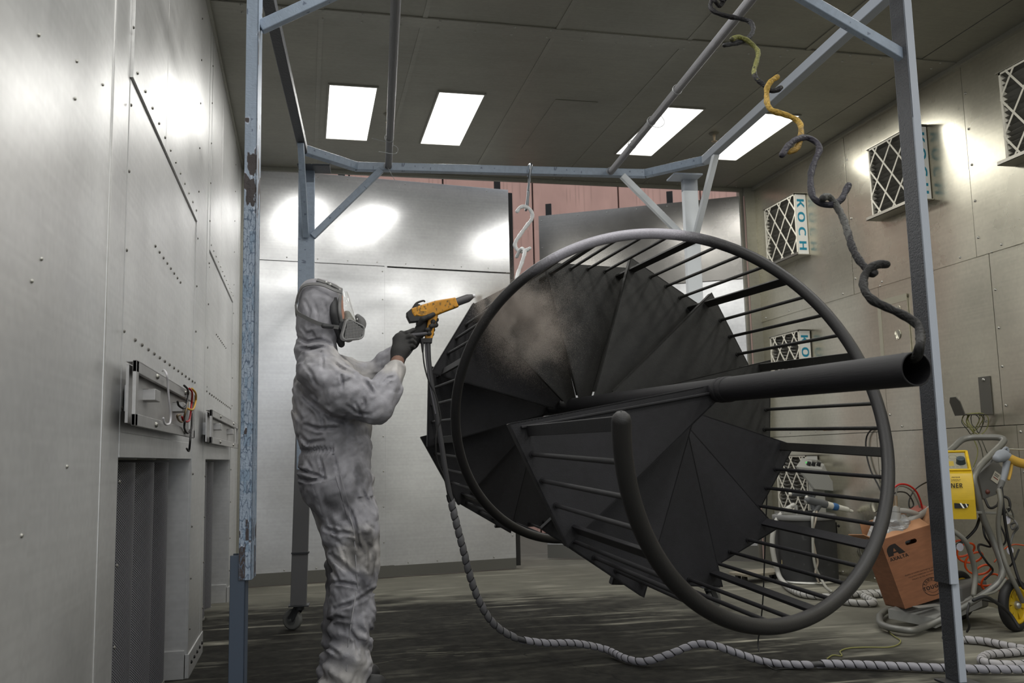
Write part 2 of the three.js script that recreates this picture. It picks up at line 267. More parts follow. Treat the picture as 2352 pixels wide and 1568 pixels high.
{
  const A = V(LEFT + 0.02, 0, BACK - 0.02), B = V(1.86, 0, -8.18);
  leaf('door_1', 'silver sheet metal gate leaf with a bright inset wicket panel', A, B, (p, L, sc, pix) => {
    const [, top] = pix(900, 413), [sv] = pix(887, 800), [, seam] = pix(887, 611), [, kick] = pix(885, 1300);
    p('sheet', 0, L, seam, top, -0.01, 0.003, mat.back); p('sheet', 0, sv - 0.004, kick, seam - 0.005, -0.01, 0, mat.back);
    p('wicket_panel', sv + 0.004, L, kick, seam - 0.012, -0.01, -0.002, mat.back);
    p('backing', 0.01, L, 0.04, top - 0.02, -0.05, -0.011, mat.dark); p('kick_strip', 0, L, 0.012, kick, -0.012, -0.002, mat.kick); p('kick_strip', 0, sv + 0.06, 0.008, kick + 0.005, -0.004, 0.002, mat.kick);
    p('edge_channel', L + 0.002, L + 0.05, 0.03, top - 0.02, -0.06, -0.02, mat.dark); p('cover_strip', sv - 0.012, sv + 0.012, kick, seam, -0.002, 0.002, mat.back);
    for (const x of [788, 1148]) { const [s] = pix(x, 410); p('hanger', s - 0.03, s + 0.03, top - 0.2, top + 0.26, -0.09, -0.07, mat.dark); }
    for (let s = 0.1; s < L; s += 0.26) { sc(s, top - 0.03, 0.9); sc(s, seam + 0.03, 0.9); sc(s, kick + 0.02, 0.9); }
    for (let y = 0.3; y < 3; y += 0.3) { sc(L - 0.03, y, 0.9); sc(sv - 0.03, min(y, seam - 0.05), 0.9); }
  });
  const C = V(RIGHT - 0.13, 0, BACK - 0.02), D = onY(1258, 1284, 0);
  leaf('door_2', 'darker grey metal gate leaf swung outward', C, D, (p, L, sc, pix) => {
    const top = pix(1730, 447)[1], seam = pix(1700, 640)[1];
    p('sheet', 0, L, 1.15 * 0 + seam, top, -0.01, 0.002, mat.rightDoor); p('sheet', 0, L, 0.14, seam - 0.006, -0.01, 0, mat.back); p('kick_strip', 0, L, 0.012, 0.14, -0.012, -0.003, mat.kick); p('backing', 0.01, L - 0.01, 0.04, top - 0.02, -0.05, -0.011, mat.dark);
    for (const x of [1256, 1538]) { const [s] = pix(x, 500); p('hanger', s - 0.03, s + 0.03, top - 0.2, top + 0.14, -0.09, -0.07, mat.dark); }
    for (let s = 0.1; s < L; s += 0.3) { sc(s, top - 0.03, 0.9); sc(s, seam + 0.03, 0.9); } for (let y = 0.3; y < top; y += 0.28) sc(L - 0.03, y, 0.9);
  });
}
// the pink panelled hall wall beyond the gate
{
  const w = struct('wall_back', 'dusty pink panelled hall wall beyond the gate', 'wall'), pink = M({ color: new THREE.Color('#c9a396'), roughness: 0.85, map: tex(256, 256, (u, v) => { const k = 0.92 + 0.12 * (fbm(u * 6, v * 3, 4, 0) - 0.5) - 0.10 * sstep(vnoise(u * 40, v * 2), 0.8, 1); return [k, k * 0.98, k * 0.97]; }) });
  const Z = -11.6; for (let i = 0; i < 8; i++) { const x = -3.1 + i * 1.215; put('panel', slab(x + 0.012, x + 1.203, 0.02, 6, Z - 0.04, Z), pink, w); }
  put('backing', slab(-3.3, 7, 0, 6, Z - 0.1, Z - 0.042), mat.dark, w);
}
// ================================================================ CEILING LIGHTS
{
  const glow = M({ color: rgb(0.9, 0.9, 0.88), emissive: rgb(1, 0.99, 0.95), emissiveIntensity: 2.2, roughness: 0.5 });
  const fourth = ['flush ceiling light panel beside the galvanised exhaust wall', 'flush ceiling light panel next to the blank ceiling hatch, on the exhaust wall side', 'flush ceiling light panel half hidden by the hanging pipe', 'flush ceiling light panel beside the wall of pleated filters'];
  [-6.505, -3.25, -0.7, 1.9].forEach((zc, row) => LAMPX.forEach((x, i) => {
    const t = thing('ceiling_light', row ? 'flush ceiling light panel over the open end of the booth' : fourth[i], 'light', row ? 'ceiling lights over the open end' : 'ceiling lights by the gate', V(x, CEIL - 0.006, zc)), w = 0.313, l = 1.05;
    put('frame', [slab(x - w / 2 - 0.012, x - w / 2, CEIL - 0.008, CEIL, zc - l / 2 - 0.012, zc + l / 2 + 0.012), slab(x + w / 2, x + w / 2 + 0.012, CEIL - 0.008, CEIL, zc - l / 2 - 0.012, zc + l / 2 + 0.012), slab(x - w / 2, x + w / 2, CEIL - 0.008, CEIL, zc - l / 2 - 0.012, zc - l / 2), slab(x - w / 2, x + w / 2, CEIL - 0.008, CEIL, zc + l / 2, zc + l / 2 + 0.012)], mat.seam, t);
    put('diffuser', slab(x - w / 2, x + w / 2, CEIL - 0.005, CEIL - 0.001, zc - l / 2, zc + l / 2), glow, t);
    const a = new THREE.RectAreaLight(rgb(1, 0.985, 0.94), LAMP, w, l); a.name = 'lamp'; a.position.set(0, -0.014, 0); a.rotation.x = -PI / 2; t.add(a);
  }));
}
// ================================================================ ROLLING HANGING RACK
const RK = 4.2 * PI / 180;
const U = (u, y, w) => V(u * cos(RK) + w * sin(RK), y, u * sin(RK) - w * cos(RK));      // u across, w away from the camera side
const uDir = U(1, 0, 0), wDir = U(0, 0, 1), BEAM = 2.87;
const UL = -0.418, UR = 2.12, WF = 3.21, WB = 5.78;
{
  // pale blue enamel, chipped to brown primer in lobed flakes
  const flake = (x, y) => { const ix = floor(x), iy = floor(y); let a = 9, b = 9; for (let j = -1; j < 2; j++) for (let i = -1; i < 2; i++) { const d = hypot(ix + i + hash(ix + i, iy + j, 1) - x, iy + j + hash(ix + i, iy + j, 2) - y); if (d < a) { b = a; a = d; } else if (d < b) b = d; } return b - a; };
  const chip = (seed, amount) => tex(256, 1024, (u, v) => {
    if (amount < 0.9) {                                              // the badly flaked upright: two big bare spots and a field of lifting flakes below them
      const du = u > 0.5 ? u - 1 : u, e2 = fbm(du * 30 + 3, v * 90, 3) - 0.5;
      for (const [cv, h] of [[0.1155, 0.019], [0.0735, 0.023]]) if (hypot((du - 0.006) / 0.05, (v - cv) / h) + e2 * 0.9 < 0.92) { const q = 0.9 + 0.3 * e2; return [0.23 * q, 0.20 * q, 0.20 * q]; }
      if (v > 0.5 || v < 0.05) { const l = flake(du * 34 + e2 * 0.8, v * 62 + e2 * 0.6); if (l < 0.09) return [0.33, 0.39, 0.47]; if (hash(floor(du * 34), floor(v * 62), 7) > 0.72) return [0.50, 0.58, 0.66]; }
    }
    const n = fbm(u * 6 + seed, v * 22, 4), e = fbm(u * 18 + seed, v * 60, 3), band = fbm(seed, v * 5, 2);
    const k = 0.97 + 0.1 * (fbm(u * 20, v * 60, 3) - 0.5), c = [0.60 * k, 0.655 * k, 0.725 * k];
    if (n * 0.75 + band * 0.35 + e * 0.08 > amount) return [0.24, 0.21, 0.21];
    if (n * 0.75 + band * 0.35 + e * 0.08 > amount - 0.018) return [0.72, 0.76, 0.82];
    if (e > 0.80) return [0.4, 0.45, 0.52];
    return c;
  });
  const tClean = chip(1, 0.95), tChip = chip(9, 0.745);
  const blue = M({ map: tClean, roughness: 0.42, bumpMap: rep(tGrit, 2, 4), bumpScale: 0.0006 });
  const chipped = M({ map: rep(tChip, 3, 0.42), roughness: 0.45, bumpMap: rep(tGrit, 2, 4), bumpScale: 0.001 });
  const sprayed = M({ color: rgb(0.055, 0.058, 0.066), roughness: 0.5, bumpMap: rep(tGrit, 3, 3), bumpScale: 0.002 });     // post webs thick with dark overspray; left beam and a plate share the tone
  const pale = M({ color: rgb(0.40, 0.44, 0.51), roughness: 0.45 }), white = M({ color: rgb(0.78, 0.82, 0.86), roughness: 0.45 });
  const cast = flat('#3f4144', 0.5, 0.4);
  const rack = thing('hanging_rack', 'pale blue steel rolling rack with chipped paint spanning the spiral staircase', 'rack', null, U((UL + UR) / 2, 0, (WF + WB) / 2));
  const B = (n, p, q, w, h, m, up = wDir, r = 0.004) => put(n, bar(p, q, w, h, up, r), m, rack);
  // uprights: C sections
  const upright = (u, w, y0, y1, fu, fw, webMat, flMat, side) => {      // web towards side (+1/-1 along u)
    const wu = u + side * (fu / 2 - 0.003);
    B('post_web', U(wu, y0, w), U(wu, y1, w), 0.006, fw, webMat, wDir, 0.002);
    for (const k of [-1, 1]) B('post_flange', U(u, y0, w + k * (fw / 2 - 0.003)), U(u, y1, w + k * (fw / 2 - 0.003)), fu, 0.006, flMat, wDir, 0.002);
  };
  upright(UL, WF, 0.62, BEAM, 0.042, 0.11, chipped, chipped, 1);
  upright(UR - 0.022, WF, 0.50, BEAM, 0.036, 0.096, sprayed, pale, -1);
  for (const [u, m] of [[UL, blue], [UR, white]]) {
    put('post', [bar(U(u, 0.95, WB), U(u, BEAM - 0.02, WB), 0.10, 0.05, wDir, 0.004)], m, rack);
  }
  // telescopic lower legs
  const shadedBlue = M({ color: rgb(0.055, 0.075, 0.11), roughness: 0.5 });  // rack blue darkened for this leg, its weaker light put into the colour
  upright(UL - 0.024, WF - 0.012, 0.15, 0.70, 0.05, 0.075, shadedBlue, shadedBlue, 1);
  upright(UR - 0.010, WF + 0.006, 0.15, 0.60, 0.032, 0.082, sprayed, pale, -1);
  put('leg', bar(U(UL - 0.035, 0.14, WB + 0.005), U(UL - 0.008, 1.22, WB + 0.005), 0.094, 0.056, wDir, 0.003), M({ color: rgb(0.12, 0.12, 0.125), roughness: 0.55 }), rack);
  put('leg', bar(U(UR + 0.0, 0.14, WB + 0.005), U(UR, 1.0, WB + 0.005), 0.105, 0.056, wDir, 0.003), blue, rack);
  for (const [u, w] of [[UL - 0.035, WB], [UR, WB]]) put('collar', bar(U(u + 0.01, 0.45, w), U(u + 0.01, 0.458, w), 0.104, 0.066, wDir, 0), cast, rack);
  // ring of beams with cut corners
  const c = 0.30, S = 0.052;
  const bm = (a, b, m) => B('beam', U(a[0], BEAM, a[1]), U(b[0], BEAM, b[1]), S, S, m, V(0, 1, 0), 0.005);
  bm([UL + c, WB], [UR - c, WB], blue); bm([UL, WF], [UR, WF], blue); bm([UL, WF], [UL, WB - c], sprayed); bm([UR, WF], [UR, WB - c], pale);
  for (const [a, b] of [[[UL, WB - c - 0.01], [UL + c + 0.01, WB]], [[UR, WB - c - 0.01], [UR - c - 0.01, WB]]]) bm(a, b, blue);
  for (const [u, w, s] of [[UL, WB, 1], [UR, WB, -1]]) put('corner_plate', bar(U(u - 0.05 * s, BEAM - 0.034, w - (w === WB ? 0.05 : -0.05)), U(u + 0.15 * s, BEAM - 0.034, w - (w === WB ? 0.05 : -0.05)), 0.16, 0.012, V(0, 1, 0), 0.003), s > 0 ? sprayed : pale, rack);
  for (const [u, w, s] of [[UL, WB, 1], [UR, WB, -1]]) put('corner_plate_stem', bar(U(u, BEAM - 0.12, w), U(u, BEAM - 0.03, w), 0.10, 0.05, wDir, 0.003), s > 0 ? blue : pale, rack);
  // knee braces
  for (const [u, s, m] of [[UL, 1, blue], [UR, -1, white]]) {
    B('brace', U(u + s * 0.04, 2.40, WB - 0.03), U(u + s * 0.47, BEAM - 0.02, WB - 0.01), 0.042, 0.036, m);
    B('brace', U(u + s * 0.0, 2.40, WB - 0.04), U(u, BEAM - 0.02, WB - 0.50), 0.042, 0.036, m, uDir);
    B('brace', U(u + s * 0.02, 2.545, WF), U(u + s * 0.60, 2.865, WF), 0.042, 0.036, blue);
  }
  // two long pipes lashed across the ring with wire
  const rust = M({ color: rgb(0.17, 0.17, 0.18), roughness: 0.45, metalness: 0.3, bumpMap: rep(tGrit, 3, 1), bumpScale: 0.002 });
  const wire = flat('#b7b9bb', 0.35, 0.7), grey = M({ color: rgb(0.28, 0.28, 0.30), roughness: 0.45, bumpMap: rep(tGrit, 3, 1), bumpScale: 0.002 });
  for (const [u, r, m] of [[0.094, 0.022, rust], [1.565, 0.022, grey]]) {
    const p = put('pipe', rod(U(u, BEAM + 0.005, WF - 0.35), U(u + 0.004, BEAM + 0.0, WB + 0.03), r, r, 18), m, rack);
    for (const w of [WB - 0.03, WB - 0.55, WB - 0.95, WB - 1.4]) {
      const q = U(u, BEAM + 0.003, w), pts = []; for (let k = 0; k <= 22; k++) { const a = k / 22 * 2 * PI * 2.2; pts.push(q.clone().addScaledVector(uDir, cos(a) * (r + 0.003)).add(V(0, sin(a) * (r + 0.003), 0)).addScaledVector(wDir, (k / 22 - 0.5) * 0.02)); }
      if (u > 1 || w > WB - 0.6) put('wire_tie', tube(pts, 0.0018, 60, 5), wire, p);
    }
    if (u < 1) {
      const q = U(u, BEAM, WB - 0.45);
      put('wire_end', tube([q.clone().add(V(-0.1, 0.03, 0)), q.clone().add(V(-0.02, 0.0, 0.03)), q.clone().add(V(0.05, -0.03, 0.02)), q.clone().add(V(0.045, -0.055, 0)), q.clone().add(V(-0.06, -0.05, 0))], 0.0018, 30, 5), wire, p);
      const e = U(u, BEAM - 0.02, WB - 0.06); put('wire_end', tube([e, e.clone().add(V(0.02, -0.05, 0.02)), e.clone().add(V(0.07, -0.14, 0.03))], 0.0016, 10, 5), wire, p);
    } else { const q = U(u, BEAM, WB - 0.95); put('wire_end', tube([q.clone().add(V(-0.03, -0.02, 0)), q.clone().add(V(0.05, -0.03, 0)), q.clone().add(V(0.08, 0.0, 0.0)), q.clone().add(V(0.06, 0.04, 0))], 0.0018, 20, 5), wire, p); }
  }
  // castors
  const tyre = flat('#6d6e6c', 0.6), hub = flat('#77797a', 0.4, 0.6);
  for (const [u, w, turn] of [[UL - 0.03, WB, 2.6], [UR, WB, 0.5], [UL - 0.028, WF, 2.9], [UR - 0.010, WF, 1.2]]) {
    const top = U(u, 0.145, w), dir = V(cos(turn), 0, sin(turn) * -1), off = dir.clone().multiplyScalar(0.045), ax = V(-dir.z, 0, dir.x), c0 = top.clone().add(off).setY(0.062);
    put('castor_plate', bar(U(u - 0.06, 0.146, w), U(u + 0.06, 0.146, w), 0.10, 0.008, V(0, 1, 0), 0.002), cast, rack);
    const f = put('castor_fork', [-1, 1].map((k) => bar(top.clone().addScaledVector(ax, k * 0.024).add(V(0, -0.006, 0)), c0.clone().addScaledVector(ax, k * 0.024), 0.04, 0.004, ax, 0.001)).concat([rod(top, top.clone().setY(0.12), 0.03)]), cast, rack);
    const wheel = lathe([[0.012, -0.018], [0.05, -0.018], [0.06, -0.012], [0.062, 0], [0.06, 0.012], [0.05, 0.018], [0.012, 0.018]], 28);
    const mw = new THREE.Matrix4().makeBasis(dir, ax, V(0, -1, 0)).setPosition(c0);
    const wh = put('castor_wheel', wheel.applyMatrix4(mw), tyre, rack);
    put('axle', rod(c0.clone().addScaledVector(ax, -0.03), c0.clone().addScaledVector(ax, 0.03), 0.008), hub, wh); put('rim', rod(c0.clone().addScaledVector(ax, -0.0195), c0.clone().addScaledVector(ax, 0.0195), 0.032), hub, wh);
  }
}

// sprinkler heads in the ceiling
for (const [px, py, l] of [[893, 268, 'small sprinkler head in the ceiling behind the rust-grey pipe'], [1640, 312, 'small sprinkler head in the ceiling above the rack corner']]) {
  const p = onY(px, py, CEIL - 0.02), t = thing('sprinkler_head', l, 'sprinkler', 'ceiling sprinklers', V(p.x, CEIL, p.z)), pp = V(p.x, CEIL, p.z);
  put('rosette', lathe([[0.001, -0.012], [0.03, -0.012], [0.042, 0]], 20).translate(pp.x, pp.y, pp.z), flat('#77756a', 0.5, 0.5), t);
  put('head', lathe([[0.001, -0.07], [0.022, -0.068], [0.022, -0.064], [0.006, -0.06], [0.009, -0.03], [0.012, -0.012]], 16).translate(pp.x, pp.y, pp.z), flat('#9a8a72', 0.45, 0.4), t);
}
// ================================================================ SPIRAL STAIRCASE, hung on its side
const AX = ray(688.31, 999.68).normalize(), E1 = AX.clone().cross(V(0, 1, 0)).normalize(), E2 = E1.clone().cross(AX);
const NEAR = EYE.clone().addScaledVector(ray(2105, 847), 2.2);
const S = (s, r, deg) => { const a = (deg + 180) * PI / 180; return NEAR.clone().addScaledVector(AX, s).addScaledVector(E1, r * cos(a)).addScaledVector(E2, r * sin(a)); };
const RAILR = 0.72, railS = (deg) => 0.0542 + 0.3718 * deg * PI / 180, POSTLEN = 0.955, STEP = 30.3, STEPS = 15, FIRST = 9.5;
{
  const st = thing('spiral_staircase', 'dark grey steel spiral staircase hanging on its side from hooks', 'staircase', null, NEAR.clone().addScaledVector(AX, 1.8));
  const tDust = tex(512, 512, (u, v) => { const k = 0.85 + 0.35 * (fbm(u * 5, v * 5, 5, 5) - 0.5) + 0.2 * (fbm(u * 60, v * 60, 2, 60) - 0.5); return [k, k, k]; });
  const black = M({ color: rgb(0.0132, 0.0126, 0.0165), roughness: 0.62, map: tDust, bumpMap: rep(tGrit, 6, 6), bumpScale: 0.0004 });
  const bare = M({ color: rgb(0.022, 0.0215, 0.019), roughness: 0.55, map: tDust, bumpMap: rep(tGrit, 6, 6), bumpScale: 0.0004 });  // slightly lighter, browner tone for the middle treads and their posts
  const colLen = railS(FIRST + STEP * (STEPS - 1)) + POSTLEN + 0.25, CR = 0.042;
  // column: hollow tube with a seam collar
  const mCol = new THREE.Matrix4().makeBasis(E1, AX, E1.clone().cross(AX)).setPosition(NEAR);
  put('column', lathe([[CR - 0.004, colLen], [CR - 0.004, 0.0], [CR - 0.002, -0.001], [CR, 0.001], [CR, colLen]], 48).applyMatrix4(mCol), black, st);
  const s0 = railS(FIRST) + POSTLEN;
  for (const s of [s0 - 0.03, s0 - 0.075]) put('column_collar', lathe([[CR, s - 0.012], [CR + 0.003, s - 0.01], [CR + 0.003, s + 0.01], [CR, s + 0.012]], 40).applyMatrix4(mCol), black, st);
  // treads: wedge plates with turned-down edges
  for (let i = 0; i < STEPS; i++) {
    const a0 = FIRST + i * STEP - 1.6, a1 = a0 + STEP + 4.4, s = railS(FIRST + i * STEP) + POSTLEN, R = 0.772, ri = CR - 0.002, T = 0.006, D = 0.038;
    const m = i >= 5 && i < 10 ? bare : black;
    const wedge = (sA, sB) => {
      const c = [S(sA, ri, a0 - 34), S(sA, R, a0), S(sA, R, a1), S(sA, ri, a1 + 34)], d = [S(sB, ri, a0 - 34), S(sB, R, a0), S(sB, R, a1), S(sB, ri, a1 + 34)], P = [], UVs = [];
      const quad = (p, q, r, t) => { for (const k of [p, q, r, p, r, t]) { P.push(k.x, k.y, k.z); const v = k.clone().sub(NEAR); UVs.push(v.dot(E1), v.dot(E2)); } };
      quad(c[3], c[2], c[1], c[0]); quad(d[0], d[1], d[2], d[3]); for (let k = 0; k < 4; k++) { const n = (k + 1) % 4; quad(c[k], c[n], d[n], d[k]); }
      const g = new THREE.BufferGeometry(); g.setAttribute('position', new THREE.Float32BufferAttribute(P, 3)); g.setAttribute('uv', new THREE.Float32BufferAttribute(UVs, 2)); g.computeVertexNormals(); return g;
    };
    const t = put('tread', wedge(s, s + T), m, st);
    const edge = (pa, pb) => { const mid = pa.clone().lerp(pb, 0.5), o = mid.clone().sub(NEAR); return bar(pa, pb, 0.005, D, AX, 0); };
    const lo = s + D / 2;
    put('front_flange', edge(S(lo, ri + 0.02, a0 - 18), S(lo, R - 0.004, a0 + 0.25)), m, t);
    put('rear_flange', edge(S(lo, ri + 0.02, a1 + 18), S(lo, R - 0.004, a1 - 0.25)), m, t);
    put('outer_flange', edge(S(lo, R - 0.003, a0 + 0.2), S(lo, R - 0.003, a1 - 0.2)), m, t);
    if (i === 0) put('nosing_bar', bar(S(s - 0.004, ri, a0 + 8), S(s - 0.004, R - 0.04, a0 + 1.5), 0.008, 0.02, AX, 0.002), black, t);
  }
  // handrail, one long helix; a bare primed stretch where the powder has not reached yet
  const pts = [], a0 = FIRST - 0.5, a1 = FIRST + STEP * STEPS; for (let k = 0; k <= 160; k++) { const a = lerp(a0, a1, k / 160); pts.push(S(railS(a), RAILR, a)); }
  const start = S(railS(a0) + 0.004, RAILR, a0);
  const curve = new THREE.CatmullRomCurve3(pts), len = curve.getLength();
  const tRail = tex(2048, 64, (u, v, x, y) => {
    const deg = a0 + u * (a1 - a0), grain = (hash(x, y, 4) - 0.5) * 0.35 + (fbm(x * 0.04, y * 0.12, 3) - 0.5) * 0.7, k = 0.9 + 0.12 * (hash(x, y) - 0.5);
    const bareness = clamp(min(sstep(deg, 244, 264), 1 - sstep(deg, 290, 312)) * 1.15 + grain * (deg > 240 && deg < 318 ? 0.6 : 0), 0, 1);      // how much primer still shows through the sprayed grains
    return [0.71, 0.70, 0.74].map((c, j) => lerp([0.150, 0.147, 0.152][j], c, bareness) * k);
  });
  tRail.wrapS = THREE.ClampToEdgeWrapping;
  const gr = tube(null, 0.0235, 420, 20, { curve }); const uv = gr.attributes.uv; for (let i = 0; i < uv.count; i++) uv.setXY(i, uv.getX(i) / len, uv.getY(i) / (2 * PI * 0.0235));
  put('handrail', gr, M({ map: tRail, roughness: 0.5, bumpMap: rep(tGrit, 40, 1), bumpScale: 0.0004 }), st, 'dark tubular handrail with a pale primed stretch');
  // thick posts at each tread joint, thin balusters between
  for (let i = 0; i <= STEPS; i++) {
    const d = FIRST + i * STEP, sr = railS(d);
    const long = POSTLEN + (i === STEPS ? -0.19 : 0);
    const p = S(sr, RAILR - 0.004, d), q = S(sr + long, RAILR - 0.012, d + 1.2), rad = S(sr, 1, d).sub(S(sr, 0, d)).normalize();
    const m = i >= 5 && i < 10 ? bare : black;
    put('post', bar(p, q, 0.036, 0.012, rad, 0.002), m, st);
    if (i < STEPS) for (let k = 1; k <= 3; k++) {
      const e = d + k * STEP / 4, se = railS(e), ps = railS(d) + POSTLEN;
      put('baluster', rod(S(se, RAILR, e), S(ps + 0.004, RAILR - 0.004, e), 0.0075, 0.0075, 10), m, st);
      if (k === 1 || true) put('baluster_foot', rod(S(ps - 0.008, RAILR - 0.004, e), S(ps + 0.002, RAILR - 0.004, e), 0.0105, 0.0105, 10), m, st);
    }
  }
}

// ================================================================ S-HOOKS
const hookMat = (a, b, split) => { const t = tex(256, 32, (u, v, x, y) => { const n = fbm(x * 0.08, y * 0.2, 4), k = 0.85 + 0.4 * (fbm(x * 0.3, y * 0.3, 3) - 0.5), c = u + (n - 0.5) * 0.35 < split ? a : b; return c.map((q) => q * k); }); return MP({ map: t, roughness: 0.65, specularIntensity: 0.5, bumpMap: rep(tGrit, 1, 0.2), bumpScale: 0.004 }); };
function hook(name, label, pts, rad, m, group) {
  const c = new THREE.CatmullRomCurve3(pts, false, 'centripetal'), len = c.getLength(), t = thing(name, label, 'hook', group, pts[pts.length - 1].clone());
  const lump = (u) => rad * (1 + 0.08 * sin(u * 40 + len * 30) + 0.06 * sin(u * 93));
  const g = tube(null, lump, pts.length * 8, 12, { curve: c }); const uv = g.attributes.uv; for (let i = 0; i < uv.count; i++) uv.setXY(i, uv.getX(i) / len, uv.getY(i) / (2 * PI * rad));
  put('rod', g, m, t); return t;
}
{
  const zAt = (y) => lerp(-3.12, NEAR.z + 0.012, clamp(y / 800, -0.1, 1.05));
  const L = (list, dz = []) => list.map(([x, y], i) => onZ(x, y, zAt(y) + (dz[i] ?? 0)));
  const dk = [0.155, 0.15, 0.16], yl = [0.74, 0.60, 0.27], gn = [0.52, 0.52, 0.30];
  const top = U(0, BEAM + 0.03, WF);
  // first hook hangs on the front beam above the picture
  hook('s_hook', 'dark coated S-hook topmost of the chain carrying the staircase column', [onZ(1610, -70, -3.10), onZ(1640, -96, -3.05), onZ(1672, -70, -3.06), onZ(1676, -30, -3.09), onZ(1664, 0, -3.12), onZ(1653, 13, -3.12), onZ(1643, 4, -3.10)], 0.0085, hookMat(dk, dk, 0.5), 'S-hooks carrying the staircase');
  hook('s_hook', 'dark bent S-hook linked into the yellow-green hook', L([[1660, 2], [1648, -8], [1637, -2], [1632, 18], [1643, 28], [1670, 37], [1701, 43], [1722, 50], [1730, 64], [1725, 80], [1713, 92], [1692, 99], [1664, 104]]), 0.0088, hookMat(dk, [0.25, 0.25, 0.26], 0.5), 'S-hooks carrying the staircase');
  hook('s_hook', 'yellow-green S-hook with a dark lower half', L([[1681, 90], [1695, 85], [1713, 91], [1732, 106], [1741, 119], [1738, 141], [1732, 165], [1738, 181], [1756, 196], [1771, 208], [1784, 207], [1794, 201]], [0.03, 0.03, 0.02]), 0.0088, hookMat(gn, dk, 0.66), 'S-hooks carrying the staircase');
  hook('s_hook', 'mustard yellow S-hook in the middle of the chain', L([[1785, 177], [1771, 187], [1762, 202], [1761, 220], [1764, 242], [1774, 254], [1799, 262], [1820, 270], [1836, 282], [1840, 300], [1837, 325], [1827, 343], [1813, 349]], [0.04, 0.035, 0.02]), 0.0098, hookMat(yl, [0.62, 0.50, 0.25], 0.7), 'S-hooks carrying the staircase');
  hook('s_hook', 'large violet-grey S-hook with a flattened tip', L([[1796, 356], [1811, 334], [1830, 320], [1857, 317], [1876, 328], [1882, 343], [1872, 368], [1863, 398], [1863, 435], [1870, 456], [1888, 468], [1909, 470], [1931, 459], [1941, 441], [1949, 426]], [0.04, 0.04, 0.03]), 0.0102, hookMat([0.24, 0.23, 0.27], [0.20, 0.195, 0.23], 0.5), 'S-hooks carrying the staircase');
  hook('s_hook', 'charcoal S-hook with a pale grey worn shank', L([[1890, 455], [1900, 451], [1910, 457], [1923, 476], [1938, 505], [1949, 540], [1958, 569], [1971, 594], [1990, 617], [2002, 628], [2009, 626]], [0.04, 0.035, 0.02]), 0.0105, hookMat([0.36, 0.36, 0.35], dk, 0.55), 'S-hooks carrying the staircase');
  hook('s_hook', 'black S-hook set into the open end of the staircase column', [...L([[2036, 607], [2019, 607], [1997, 617], [1985, 636], [1987, 668], [2006, 690], [2044, 709], [2083, 728], [2108, 747], [2114, 773]], [0.03, 0.03, 0.02]), onZ(2112, 797, NEAR.z + 0.03), onZ(2106, 818, NEAR.z + 0.016), onZ(2092, 824, NEAR.z - 0.03), onZ(2075, 820, NEAR.z - 0.07)], 0.0112, hookMat([0.13, 0.13, 0.13], [0.1, 0.1, 0.1], 0.5), 'S-hooks carrying the staircase');
  // far end: long steel hook over the rear beam, white hook, small white hook into a tread corner
  const zf = U(0.9, 0, WB - 0.035).z, bz = zf + 0.0, F = (l, z0, z1) => l.map(([x, y], i) => onZ(x, y, lerp(z0, z1, i / (l.length - 1))));
  const over = onZ(1219, 374, bz);
  hook('long_hook', 'long bare steel hook looped over the rack beam facing the gate', [V(over.x, BEAM - 0.02, bz - 0.075), V(over.x, BEAM + 0.03, bz - 0.07), V(over.x, BEAM + 0.045, bz - 0.035), V(over.x, BEAM + 0.03, bz + 0.012), ...F([[1217, 400], [1213, 440], [1209, 475]], bz + 0.012, bz + 0.03), ...F([[1207, 484], [1210, 478], [1214, 440]], bz + 0.035, bz + 0.06)], 0.0082, flat('#7f8489', 0.32, 0.8), null);
  const white = M({ color: rgb(0.78, 0.79, 0.80), roughness: 0.5, bumpMap: rep(tGrit, 1, 0.2), bumpScale: 0.003 });
  hook('s_hook', 'large white S-hook below the bare steel hook', F([[1188, 485], [1194, 477], [1204, 474], [1215, 479], [1222, 490], [1221, 503], [1210, 518], [1197, 536], [1185, 554], [1183, 564], [1189, 574], [1199, 577], [1210, 574], [1217, 570]], bz + 0.045, bz + 0.10), 0.0122, white, null);
  hook('s_hook', 'small white hook below the large white S-hook, holding the staircase', [...F([[1187, 589], [1193, 577], [1199, 571], [1205, 577], [1203, 588], [1198, 605], [1190, 626]], bz + 0.10, bz + 0.28), onZ(1187, 640, bz + 0.36), onZ(1190, 650, bz + 0.42), onZ(1200, 648, bz + 0.46)], 0.0118, white, null);
}
